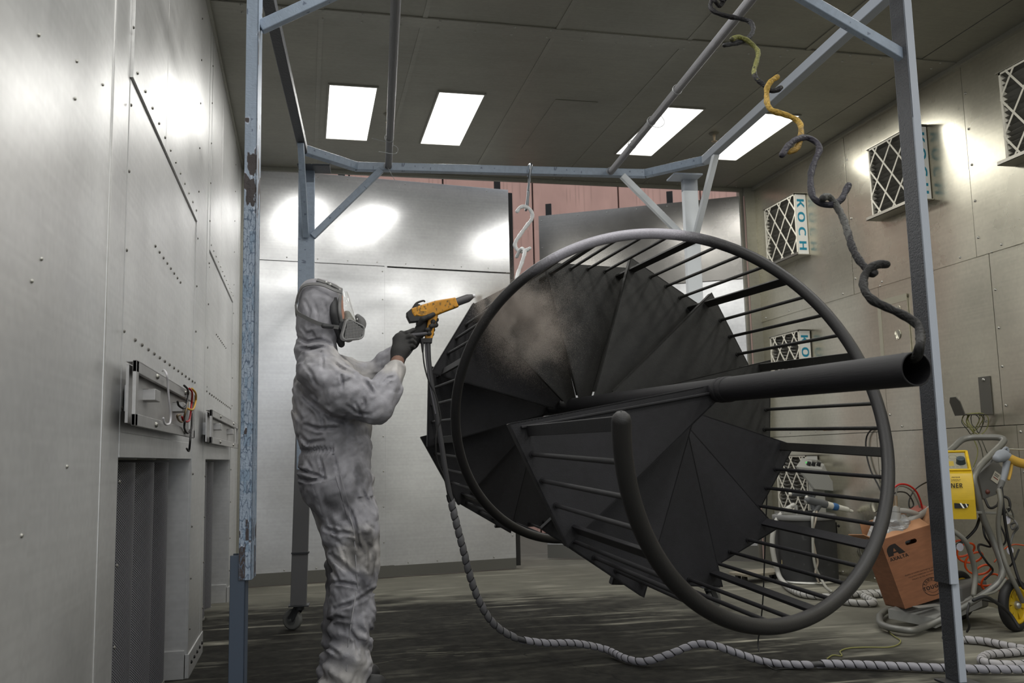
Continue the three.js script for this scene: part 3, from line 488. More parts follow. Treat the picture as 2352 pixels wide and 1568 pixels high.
// ================================================================ PERSON IN A GREY COVERALL
function surfaceNets(f, lo, hi, cell) {                               // smooth closed surface where f < 0
  const nx = Math.ceil((hi.x - lo.x) / cell) + 1, ny = Math.ceil((hi.y - lo.y) / cell) + 1, nz = Math.ceil((hi.z - lo.z) / cell) + 1, F = new Float32Array(nx * ny * nz), id = (i, j, k) => (k * ny + j) * nx + i;
  const B = 6, skip = B * cell * 0.87 * 1.5 + 0.045;                  // blocks far from the surface are filled at once
  for (let k = 0; k < nz; k += B) for (let j = 0; j < ny; j += B) for (let i = 0; i < nx; i += B) {
    const c = f(lo.x + (i + B / 2) * cell, lo.y + (j + B / 2) * cell, lo.z + (k + B / 2) * cell), far = abs(c) > skip;
    for (let kk = k; kk < min(nz, k + B); kk++) for (let jj = j; jj < min(ny, j + B); jj++) for (let ii = i; ii < min(nx, i + B); ii++) F[id(ii, jj, kk)] = far ? c : f(lo.x + ii * cell, lo.y + jj * cell, lo.z + kk * cell);
  }
  const vert = new Int32Array(nx * ny * nz).fill(-1), P = [], I = [];
  const E = [[0, 1], [2, 3], [4, 5], [6, 7], [0, 2], [1, 3], [4, 6], [5, 7], [0, 4], [1, 5], [2, 6], [3, 7]];
  for (let k = 0; k < nz - 1; k++) for (let j = 0; j < ny - 1; j++) for (let i = 0; i < nx - 1; i++) {
    const v = []; let neg = 0; for (let c = 0; c < 8; c++) { const q = F[id(i + (c & 1), j + ((c >> 1) & 1), k + (c >> 2))]; v.push(q); if (q < 0) neg++; }
    if (!neg || neg === 8) continue;
    let x = 0, y = 0, z = 0, n = 0;
    for (const [a, b] of E) if ((v[a] < 0) !== (v[b] < 0)) { const t = v[a] / (v[a] - v[b]); x += lerp(a & 1, b & 1, t); y += lerp((a >> 1) & 1, (b >> 1) & 1, t); z += lerp(a >> 2, b >> 2, t); n++; }
    vert[id(i, j, k)] = P.length / 3; P.push(lo.x + (i + x / n) * cell, lo.y + (j + y / n) * cell, lo.z + (k + z / n) * cell);
  }
  for (let k = 1; k < nz - 1; k++) for (let j = 1; j < ny - 1; j++) for (let i = 1; i < nx - 1; i++) {
    const a = F[id(i, j, k)] < 0;
    const quad = (p, q, r, s, flip) => { if (p < 0 || q < 0 || r < 0 || s < 0) return; flip ? I.push(p, r, q, p, s, r) : I.push(p, q, r, p, r, s); };
    if (i < nx - 1 && a !== F[id(i + 1, j, k)] < 0) quad(vert[id(i, j - 1, k - 1)], vert[id(i, j, k - 1)], vert[id(i, j, k)], vert[id(i, j - 1, k)], !a);
    if (a !== F[id(i, j + 1, k)] < 0) quad(vert[id(i - 1, j, k - 1)], vert[id(i - 1, j, k)], vert[id(i, j, k)], vert[id(i, j, k - 1)], !a);
    if (a !== F[id(i, j, k + 1)] < 0) quad(vert[id(i - 1, j - 1, k)], vert[id(i, j - 1, k)], vert[id(i, j, k)], vert[id(i - 1, j, k)], !a);
  }
  const g = new THREE.BufferGeometry(); g.setAttribute('position', new THREE.Float32BufferAttribute(P, 3)); g.setIndex(I); g.computeVertexNormals(); return g;
}
const smin = (a, b, k) => { const h = clamp(0.5 + 0.5 * (b - a) / k, 0, 1); return lerp(b, a, h) - k * h * (1 - h); };
function cone(a, b, ra, rb, kz = 1) {                                 // tapered capsule; kz below 1 widens it along z
  const bx = b.x - a.x, by = b.y - a.y, bz = (b.z - a.z) * kz, L2 = bx * bx + by * by + bz * bz;
  return (x, y, z) => { const px = x - a.x, py = y - a.y, pz = (z - a.z) * kz, t = clamp((px * bx + py * by + pz * bz) / L2, 0, 1), dx = px - bx * t, dy = py - by * t, dz = pz - bz * t; return sqrt(dx * dx + dy * dy + dz * dz) - lerp(ra, rb, t); };
}
const blend = (list, k) => (x, y, z) => { let d = 1e9; for (const f of list) { const v = f(x, y, z); d = d > 1e8 ? v : smin(d, v, k); } return d; };
const bounds = (g0) => { g0.computeBoundingBox(); return g0.boundingBox; };
const ZP = -4.2, J = (px, py, dz = 0) => onZ(px, py, ZP + dz);
const person = thing('person', 'person in dusty grey hooded coverall and full-face respirator aiming a yellow spray gun', 'person', null, V(J(790, 1580).x, 0, ZP));
{
  // --- coverall: trunk, legs, sleeves and hood in one surface
  const chainOf = (pts, kz) => pts.slice(1).map((p, i) => cone(pts[i][0], p[0], pts[i][1], p[1], kz));
  const trunk = blend([...chainOf([[J(733, 822), 0.088], [J(752, 893), 0.150], [J(762, 960), 0.158], [J(772, 1025), 0.150], [J(770, 1098), 0.168]], 0.80)], 0.05);
  const legN = blend(chainOf([[J(782, 1110, 0.09), 0.128], [J(806, 1200, 0.10), 0.122], [J(816, 1290, 0.105), 0.104], [J(806, 1420, 0.10), 0.098], [J(798, 1530, 0.095), 0.097], [J(790, 1572, 0.09), 0.108]], 0.95), 0.04);
  const legF = blend(chainOf([[J(762, 1110, -0.09), 0.128], [J(790, 1200, -0.10), 0.118], [J(802, 1290, -0.11), 0.10], [J(790, 1420, -0.13), 0.094], [J(782, 1530, -0.14), 0.092], [J(776, 1574, -0.14), 0.10]], 0.95), 0.04);
  const armN = blend(chainOf([[J(733, 846, 0.175), 0.105], [J(790, 900, 0.245), 0.098], [J(862, 932, 0.27), 0.080], [J(886, 892, 0.24), 0.066], [J(908, 850, 0.20), 0.052]], 1), 0.04);
  const armF = blend(chainOf([[J(742, 842, -0.17), 0.10], [J(800, 868, -0.24), 0.085], [J(850, 865, -0.25), 0.072], [J(888, 838, -0.20), 0.056], [J(912, 815, -0.14), 0.048]], 1), 0.04);
  const hood = blend([cone(J(737, 698), J(729, 742), 0.103, 0.099, 1.02), cone(J(732, 742), J(730, 800), 0.080, 0.082, 0.95), cone(J(712, 772), J(703, 803), 0.042, 0.050, 0.7), cone(J(720, 672), J(745, 676), 0.062, 0.06, 1)], 0.035);
  const raw = (x, y, z) => { let d = smin(trunk(x, y, z), min(legN(x, y, z), 9), 0.05); d = smin(d, legF(x, y, z), 0.03); d = smin(d, armN(x, y, z), 0.028); d = smin(d, armF(x, y, z), 0.028); return smin(d, hood(x, y, z), 0.022); };
  const belt = J(720, 1036).y, crotch = J(780, 1140).y, knee = J(810, 1290).y, sh = J(735, 850).y, wrist = J(908, 850).y;
  const W1 = camera.matrixWorldInverse.elements, toPx = (x, y, z) => { const cx = W1[0] * x + W1[4] * y + W1[8] * z + W1[12], cy = W1[1] * x + W1[5] * y + W1[9] * z + W1[13], cz = -(W1[2] * x + W1[6] * y + W1[10] * z + W1[14]); return [cx / cz * FPX + 1176, 784 - cy / cz * FPX]; };
  // the deep creases of the near side, each a line with a width and a depth
  const creases = [
    [[[684, 893], [706, 918], [733, 939], [757, 958], [790, 968]], 5, 0.016], [[[738, 809], [741, 830], [740, 848]], 3, 0.008], [[[784, 862], [787, 878], [785, 893]], 3, 0.012], [[[817, 926], [824, 942], [831, 957]], 3, 0.010], [[[838, 876], [850, 892], [856, 903]], 4, 0.014], [[[852, 868], [862, 852], [878, 842]], 3.5, 0.014], [[[835, 915], [838, 924], [836, 932]], 3, 0.012],
    [[[700, 838], [716, 858], [726, 884]], 3.5, 0.007], [[[756, 822], [782, 846], [812, 860]], 4, 0.010], [[[668, 900], [676, 940], [692, 966]], 4, 0.010], [[[700, 975], [730, 985], [768, 982]], 4, 0.012], [[[690, 1000], [706, 1018], [742, 1012]], 4, 0.010], [[[720, 930], [740, 960], [745, 990]], 4, 0.009], [[[880, 880], [892, 868], [905, 866]], 3, 0.010], [[[795, 930], [820, 948], [850, 952]], 3.5, 0.008],
    [[[676, 1078], [700, 1082], [744, 1098]], 3.5, 0.013], [[[678, 1096], [706, 1104], [748, 1100]], 3.5, 0.012], [[[734, 1050], [742, 1080], [746, 1098]], 3, 0.010], [[[766, 1045], [774, 1075], [780, 1110]], 3, 0.008], [[[700, 1050], [712, 1070], [718, 1082]], 3, 0.008],
    [[[790, 1158], [806, 1176], [814, 1196], [820, 1230], [826, 1268]], 3.5, 0.014], [[[748, 1214], [772, 1222], [812, 1226]], 4, 0.013], [[[750, 1188], [766, 1212], [772, 1232]], 4, 0.010], [[[762, 1276], [786, 1296], [818, 1326]], 5, 0.016], [[[756, 1338], [790, 1338], [824, 1346]], 3.5, 0.012], [[[822, 1380], [846, 1364], [872, 1350]], 4, 0.013], [[[768, 1398], [800, 1388], [820, 1378]], 4, 0.012], [[[746, 1442], [756, 1426], [774, 1418], [800, 1422]], 4, 0.013], [[[748, 1482], [762, 1492], [778, 1504]], 4, 0.012], [[[800, 1440], [818, 1470], [822, 1510]], 3.5, 0.009], [[[846, 1250], [852, 1280], [848, 1310]], 4, 0.009], [[[830, 1120], [842, 1150], [860, 1172]], 4, 0.010], [[[780, 1250], [790, 1270], [796, 1300]], 3, 0.008], [[[840, 1420], [850, 1450], [846, 1490]], 4, 0.009], [[[756, 1300], [770, 1320], [778, 1336]], 3.5, 0.009],
    [[[700, 690], [712, 715], [706, 745]], 3, 0.006], [[[722, 695], [730, 722], [728, 748]], 3, 0.005], [[[744, 690], [750, 715], [746, 742]], 3, 0.005], [[[692, 752], [704, 766], [716, 762], [724, 776]], 3, 0.010], [[[686, 776], [706, 786], [734, 780], [760, 790]], 3.5, 0.012], [[[690, 800], [712, 802], [744, 796]], 3, 0.009]];
  const box2 = creases.map(([l, w]) => { const xs = l.map((q) => q[0]), ys = l.map((q) => q[1]); return [min(...xs) - 3.5 * w, max(...xs) + 3.5 * w, min(...ys) - 3.5 * w, max(...ys) + 3.5 * w]; });
  const carve = (x, y, z) => {
    if (z < ZP - 0.02) return 0; const [u, v] = toPx(x, y, z); let s = 0;
    for (let k = 0; k < creases.length; k++) { const bb = box2[k]; if (u < bb[0] || u > bb[1] || v < bb[2] || v > bb[3]) continue; const [l, w, dp] = creases[k]; let best = 1e9, at = 0; for (let i = 0; i < l.length - 1; i++) { const ax = l[i][0], ay = l[i][1], bx = l[i + 1][0] - ax, by = l[i + 1][1] - ay, t = clamp(((u - ax) * bx + (v - ay) * by) / (bx * bx + by * by), 0, 1), d = hypot(u - ax - bx * t, v - ay - by * t); if (d < best) { best = d; at = (i + t) / (l.length - 1); } } const e = sin(PI * clamp(0.08 + at * 0.84, 0, 1)) ** 0.6; s += dp * e * (Math.exp(-((best / w) ** 2)) - 0.45 * Math.exp(-(((best - 2.1 * w) / (0.9 * w)) ** 2))); }
    return s;
  };
  const hoodLow = J(730, 800).y;
  const fold = (x, y, z) => {
    const w1 = vnoise3(x * 4 + 9, y * 4, z * 4), w2 = vnoise3(x * 5, y * 5 + 31, z * 5), w3 = vnoise3(x * 11 + 2, y * 11, z * 11);
    const tilt = y < crotch ? 0.8 : y < sh ? -0.7 : 0.2, a = x + w1 * 0.20 + w3 * 0.03, b = y + w2 * 0.20 + tilt * x;
    const n1 = abs(2 * vnoise3(a * 8, b * 10, z * 7 + w2) - 1), n2 = abs(2 * vnoise3(a * 17 + 4, b * 20, z * 15) - 1), n3 = abs(2 * vnoise3(x * 38 + w1 * 3, y * 34 + w2 * 3, z * 36) - 1);
    const amp = y > hoodLow ? 0.55 : y < crotch ? 1.15 : 0.9;
    const ankle = y < 0.40 ? sstep(0.40 - y, 0, 0.2) * 0.007 * sin(y * 85 + x * 30 + w1 * 9) : 0;
    const q = (y - belt) / 0.014, cinch = x < J(762, 1036).x ? 0.012 * Math.exp(-q * q) - 0.005 * Math.exp(-q * q * 0.3) * sin((x * 0.8 + z) * 330 + w3 * 4) : 0;
    return -amp * (0.017 * (0.45 - n1) * -1 + 0.010 * (n2 - 0.45) + 0.0045 * (n3 - 0.45)) + ankle + cinch + carve(x, y, z);
  };
  const f = (x, y, z) => { const d = raw(x, y, z); return abs(d) > 0.06 ? d : d + fold(x, y, z); };
  const g = surfaceNets(f, V(-0.18, 0.0, ZP - 0.40), V(0.62, 1.86, ZP + 0.42), 0.006);
  function suitColor(x, y, z) {
    const d1 = fbm3(x * 5 + 2, y * 5, z * 5, 4), d2 = fbm3(x * 26, y * 26, z * 26, 3), d3 = fbm3(x * 8 + 40, y * 6, z * 8, 4), d4 = fbm3(x * 60, y * 60 + 9, z * 60, 2);
    let k = 0.36 + 0.34 * (d1 - 0.5) + 0.22 * (d2 - 0.5) + 0.10 * (d4 - 0.5);
    k *= 1 - sstep(d3 + 0.25 * (d2 - 0.5), 0.52, 0.68) * (y < crotch + 0.15 ? 0.62 : 0.36); k = max(k, 0.06);
    const warm = sstep(d1, 0.5, 0.75) * 0.07; return [k * (0.98 + warm), k * (0.97 + warm * 0.6), k * (1.06 - warm)];
  }
  // open hem at the ankles is hidden by boots; colour: dust and smears of powder
  const p = g.attributes.position, n = p.count, col = new Float32Array(n * 3), uv = new Float32Array(n * 2);
  for (let i = 0; i < n; i++) {
    const x = p.getX(i), y = p.getY(i), z = p.getZ(i);
    const c = suitColor(x, y, z); col[3 * i] = c[0]; col[3 * i + 1] = c[1]; col[3 * i + 2] = c[2];
    uv[2 * i] = x * 3 + z * 2; uv[2 * i + 1] = y * 3;
  }
  g.setAttribute('color', new THREE.BufferAttribute(col, 3)); g.setAttribute('uv', new THREE.BufferAttribute(uv, 2));
  put('coverall', g, M({ vertexColors: true, roughness: 0.85, bumpMap: rep(tGrit, 2, 2), bumpScale: 0.0004 }), person, 'dusty pale grey hooded coverall with smears');
  // thigh patch pocket and side seam
  const onSurf = (px, py) => { const d = ray(px, py); let t = 3.2; for (let k = 0; k < 160; k++) { const q = EYE.clone().addScaledVector(d, t), v = f(q.x, q.y, q.z); if (v < 0.0012) return q; t += max(v * 0.5, 0.0008); } return EYE.clone().addScaledVector(d, 3.95); };
  const suitPart = M({ color: rgb(0.37, 0.365, 0.385), roughness: 0.9, bumpMap: rep(tGrit, 2, 2), bumpScale: 0.001 });
  const patch = (a, b, c, d, nn, lift) => { const P = [], I = []; for (let j = 0; j <= nn; j++) for (let i = 0; i <= nn; i++) { const u = i / nn, v = j / nn, x = lerp(lerp(a[0], b[0], u), lerp(d[0], c[0], u), v), y = lerp(lerp(a[1], b[1], u), lerp(d[1], c[1], u), v), q = onSurf(x, y), dir = EYE.clone().sub(q).normalize(), e = i === 0 || j === 0 || i === nn || j === nn ? -0.003 : lift; q.addScaledVector(dir, e); P.push(q.x, q.y, q.z); } for (let j = 0; j < nn; j++) for (let i = 0; i < nn; i++) { const k = j * (nn + 1) + i; I.push(k, k + nn + 1, k + 1, k + 1, k + nn + 1, k + nn + 2); } const gg = new THREE.BufferGeometry(); gg.setAttribute('position', new THREE.Float32BufferAttribute(P, 3)); gg.setIndex(I); gg.computeVertexNormals(); const cc = new Float32Array(P.length); for (let i = 0; i < P.length; i += 3) { const c = suitColor(P[i], P[i + 1], P[i + 2]); cc[i] = c[0]; cc[i + 1] = c[1]; cc[i + 2] = c[2]; } gg.setAttribute('color', new THREE.BufferAttribute(cc, 3)); return gg; };
  const cloth = M({ vertexColors: true, roughness: 0.85, bumpMap: rep(tGrit, 2, 2), bumpScale: 0.0004 });
  put('thigh_pocket', patch([716, 1112], [776, 1098], [806, 1192], [748, 1210], 14, 0.0025), cloth, person);
  put('pocket_flap', patch([768, 1092], [782, 1086], [812, 1190], [798, 1198], 10, 0.004), cloth, person);
  const seam = [[776, 1104], [790, 1160], [808, 1200], [815, 1250], [818, 1300], [822, 1350]].map(([x, y]) => onSurf(x, y)), seam2 = [[818, 1360], [808, 1420], [800, 1480], [796, 1540]].map(([x, y]) => onSurf(x, y));
  put('side_seam', [tube(seam, 0.0022, 40, 6), tube(seam2, 0.003, 40, 6)], suitPart, person);
  // shoes
  const shoe = flat('#2a2a2b', 0.6);
  for (const [px, dz] of [[812, 0.09], [800, -0.13]]) { const c = J(px, 1585, dz); const gs = surfaceNets(blend([cone(V(c.x - 0.06, 0.055, c.z), V(c.x + 0.10, 0.045, c.z), 0.05, 0.042, 0.95), cone(V(c.x - 0.05, 0.06, c.z), V(c.x - 0.04, 0.14, c.z), 0.05, 0.05)], 0.03), V(c.x - 0.13, 0.001, c.z - 0.09), V(c.x + 0.17, 0.2, c.z + 0.09), 0.008); const gp = gs.attributes.position; for (let i = 0; i < gp.count; i++) if (gp.getY(i) < 0.004) gp.setY(i, 0.003); put('shoe', [gs, slab(c.x - 0.115, c.x + 0.145, 0.002, 0.02, c.z - 0.045, c.z + 0.045, 0.008).deleteAttribute('uv')], shoe, person); }

  // --- head inside the mask
  const skin = M({ color: rgb(0.50, 0.27, 0.20), roughness: 0.6 });
  const A = J(765, 712), face = blend([cone(J(748, 690), J(758, 735), 0.080, 0.062, 1.05), cone(J(783, 716), J(787, 727), 0.010, 0.015), cone(J(770, 698), J(773, 699), 0.022, 0.02, 0.5), cone(J(768, 742), J(772, 752), 0.034, 0.028, 0.8)], 0.016);
  const eyes = [1, -1].map((k) => cone(J(777, 707, 0.032 * k), J(778, 707, 0.032 * k), 0.011, 0.011)), ff = (x, y, z) => { let d = face(x, y, z); for (const e of eyes) d = max(d, -e(x, y, z) + 0.0); return d; };
  put('face', surfaceNets(ff, V(A.x - 0.14, A.y - 0.16, ZP - 0.11), V(A.x + 0.08, A.y + 0.15, ZP + 0.11), 0.004), skin, person, 'weathered skin of the face behind the visor');

  // --- full-face respirator
  const rub = M({ color: rgb(0.034, 0.035, 0.038), roughness: 0.55, bumpMap: rep(tGrit, 20, 20), bumpScale: 0.0006 }), grey = M({ color: rgb(0.15, 0.15, 0.15), roughness: 0.5, bumpMap: rep(tGrit, 20, 20), bumpScale: 0.0006 }), pgrey = M({ color: rgb(0.30, 0.30, 0.30), roughness: 0.45 });
  const resp = new THREE.Group(); resp.name = 'respirator'; person.add(resp);
  const R = (n, gg, m, l) => put(n, gg, m, resp, l);
  // face seal: oval ring in the plane across the face, tilted like the head
  const seal = (k, inset) => { const pts = []; for (let i = 0; i < 28; i++) { const a = i / 28 * 2 * PI, up = cos(a), side = sin(a), t = (1 - up) / 2; const c = J(lerp(779, 793, t) + 6 * sin(PI * t) * -1.6 + k, lerp(664, 776, t), side * (0.088 - 0.018 * abs(up) - inset) * sqrt(max(0.02, 1 - (up * 0.98) ** 2)) / max(0.2, sqrt(1 - (up * 0.98) ** 2)) * sqrt(max(0, 1 - up ** 2)) ** 0.6); pts.push(c); } return pts; };
  R('face_seal', tube(seal(-10, 0), 0.018, 90, 10, { closed: true }), rub);
  R('visor_frame', tube(seal(4, 0.004), 0.009, 90, 10, { closed: true }), grey);
  // clear visor: curved sheet from frame forward
  { const P = [], I = [], nu = 22, nv = 16; for (let j = 0; j <= nv; j++) for (let i = 0; i <= nu; i++) { const v = j / nv, a = (i / nu - 0.5) * PI, w = 0.080, fx = lerp(800, 823, v), bx = lerp(788, 797, v), py = lerp(669, 752, v); const c = J(lerp(bx, fx, cos(a) ** 0.8), py, sin(a) * w * lerp(0.72, 0.95, sin(PI * min(1, v * 1.2)))); P.push(c.x, c.y, c.z); } for (let j = 0; j < nv; j++) for (let i = 0; i < nu; i++) { const k = j * (nu + 1) + i; I.push(k, k + 1, k + nu + 1, k + 1, k + nu + 2, k + nu + 1); } const gg = new THREE.BufferGeometry(); gg.setAttribute('position', new THREE.Float32BufferAttribute(P, 3)); gg.setIndex(I); gg.computeVertexNormals(); R('visor', gg, MP({ color: rgb(0.97, 0.97, 0.96), transmission: 1, thickness: 0, roughness: 0.06, ior: 1.45, side: THREE.DoubleSide }), 'clear curved visor'); }
  // nose cup inside, front housing and valve
  R('nose_cup', surfaceNets(blend([cone(J(797, 722), J(806, 752), 0.018, 0.032, 0.8), cone(J(800, 752), J(800, 772), 0.034, 0.028, 0.75)], 0.02), V(J(797, 722).x - 0.08, J(800, 790).y, ZP - 0.08), V(J(820, 722).x + 0.06, J(797, 700).y, ZP + 0.08), 0.004), M({ color: rgb(0.22, 0.22, 0.20), roughness: 0.55 }));
  R('chin_housing', surfaceNets(blend([cone(J(790, 752), J(812, 764), 0.040, 0.030, 0.75), cone(J(776, 762), J(784, 790), 0.026, 0.016, 0.8)], 0.02), V(J(760, 760).x - 0.02, J(790, 808).y, ZP - 0.09), V(J(830, 760).x + 0.02, J(790, 725).y, ZP + 0.09), 0.004), rub);
  R('exhale_valve', tube([J(822, 727), J(829, 740), J(831, 758)], (t) => 0.013 + 0.010 * sin(PI * t), 16, 16), grey);
  R('valve_clip', ball(J(821, 733, 0.012), 0.005, 10), flat('#d8d8d8', 0.3));
  // cartridges on both cheeks: rounded trapezoid with a gridded face
  const sh2 = new THREE.Shape(); sh2.moveTo(-0.020, 0.046); sh2.quadraticCurveTo(-0.032, 0.046, -0.037, 0.03); sh2.lineTo(-0.052, -0.026); sh2.quadraticCurveTo(-0.054, -0.044, -0.038, -0.047); sh2.lineTo(0.030, -0.038); sh2.quadraticCurveTo(0.045, -0.034, 0.049, -0.018); sh2.lineTo(0.052, 0.006); sh2.quadraticCurveTo(0.052, 0.016, 0.042, 0.022); sh2.lineTo(-0.006, 0.043); sh2.closePath();
  for (const k of [1, -1]) {
    const c = J(808, 759, 0.070 * k), tilt = new THREE.Matrix4().makeRotationFromEuler(new THREE.Euler(0, k * 0.30, -0.02)).setPosition(c);
    const cg = (geo) => (k > 0 ? geo : geo.scale(1, 1, -1)).applyMatrix4(tilt);
    const cart = R('cartridge', cg(new THREE.ExtrudeGeometry(sh2, { depth: 0.020, bevelEnabled: true, bevelSize: 0.003, bevelThickness: 0.003, bevelSegments: 2 })), pgrey, 'pale grey filter cartridge with a gridded face');
    if (k > 0) {
      put('grid_base', cg(new THREE.ExtrudeGeometry(sh2, { depth: 0.001, bevelEnabled: false }).scale(0.88, 0.88, 1).translate(0, 0, 0.0231)), M({ color: rgb(0.02, 0.02, 0.02), roughness: 0.9 }), cart);
      const bars = []; const inside = (x, y) => { const l = lerp(-0.049, -0.034, clamp((y + 0.042) / 0.08, 0, 1)), r = y > -0.012 ? lerp(0.048, -0.01, clamp((y - 0.008) / 0.034, 0, 1)) : lerp(0.03, 0.048, clamp((y + 0.042) / 0.03, 0, 1)); return [l * 0.9, r * 0.9]; };
      for (let y = -0.038; y < 0.037; y += 0.0068) { const [l, r] = inside(0, y); bars.push(box(r - l, 0.0022, 0.003, (l + r) / 2, y, 0.0255)); }
      for (let x = -0.043; x < 0.044; x += 0.0068) { let y0 = 1, y1 = -1; for (let y = -0.041; y < 0.04; y += 0.002) { const [l, r] = inside(0, y); if (x > l && x < r) { y0 = min(y0, y); y1 = max(y1, y); } } if (y1 > y0) bars.push(box(0.0022, y1 - y0, 0.003, x, (y0 + y1) / 2, 0.0255)); }
      put('grid', bars.map(cg), pgrey, cart);
      put('cartridge_rim', cg(tube(sh2.getSpacedPoints(40).map((q) => V(q.x * 0.98, q.y * 0.98, 0.024)), 0.0028, 80, 6, { closed: true })), pgrey, cart);
    }
    R('strap_mount', rod(J(784, 748, 0.06 * k), J(788, 748, 0.078 * k), 0.02), rub);
  }
  // head harness: lower strap round the nape, upper web over the crown
  const hug = (list, off, side = 1) => list.map(([px, py, dz]) => { const p0 = J(px, py, 0); return V(p0.x, p0.y, ZP + side * dz + side * off); });
  const band = (pts, w, th, m, nm, up) => { const c = new THREE.CatmullRomCurve3(pts), N = 40, P = [], I = []; const axis = J(735, 715); for (let i = 0; i <= N; i++) { const q = c.getPointAt(i / N), T = c.getTangentAt(i / N); const out = q.clone().sub(V(axis.x, q.y * 0.5 + axis.y * 0.5, ZP)).normalize(); const s = T.clone().cross(out).normalize(); for (const [a, b] of [[-1, -1], [1, -1], [1, 1], [-1, 1]]) { const v = q.clone().addScaledVector(s, a * w / 2).addScaledVector(out, b * th / 2); P.push(v.x, v.y, v.z); } } for (let i = 0; i < N; i++) for (let k = 0; k < 4; k++) { const a = i * 4 + k, b = i * 4 + (k + 1) % 4; I.push(a, b, a + 4, b, b + 4, a + 4); } const gg = new THREE.BufferGeometry(); gg.setAttribute('position', new THREE.Float32BufferAttribute(P, 3)); gg.setIndex(I); return toCreasedNormals(gg.toNonIndexed(), 0.6); };
  for (const k of [1, -1]) {
    R('lower_strap', band(hug([[679, 700, 0.02], [683, 722, 0.06], [700, 736, 0.096], [728, 750, 0.106], [752, 756, 0.100], [776, 758, 0.085]], 0.008, k), 0.017, 0.004), grey);
    R('upper_strap', band(hug([[783, 678, 0.07], [765, 674, 0.088], [742, 664, 0.088], [718, 660, 0.075], [696, 664, 0.06], [685, 680, 0.04], [679, 700, 0.015]], 0.010, k), 0.015, 0.004), grey);
    R('crown_tab', band(hug([[778, 668, 0.05], [762, 660, 0.055], [745, 654, 0.05], [728, 648, 0.045]], 0.012, k), 0.02, 0.005), grey);
    R('buckle', tube(hug([[742, 757, 0.106], [760, 758, 0.100]], 0.014, k), 0.0105, 8, 10), rub);
    R('buckle', [ball(hug([[748, 656, 0.055]], 0.018, k)[0], 0.008), ball(hug([[757, 661, 0.058]], 0.018, k)[0], 0.008)], flat('#a9aaa8', 0.3, 0.6));
  }
}
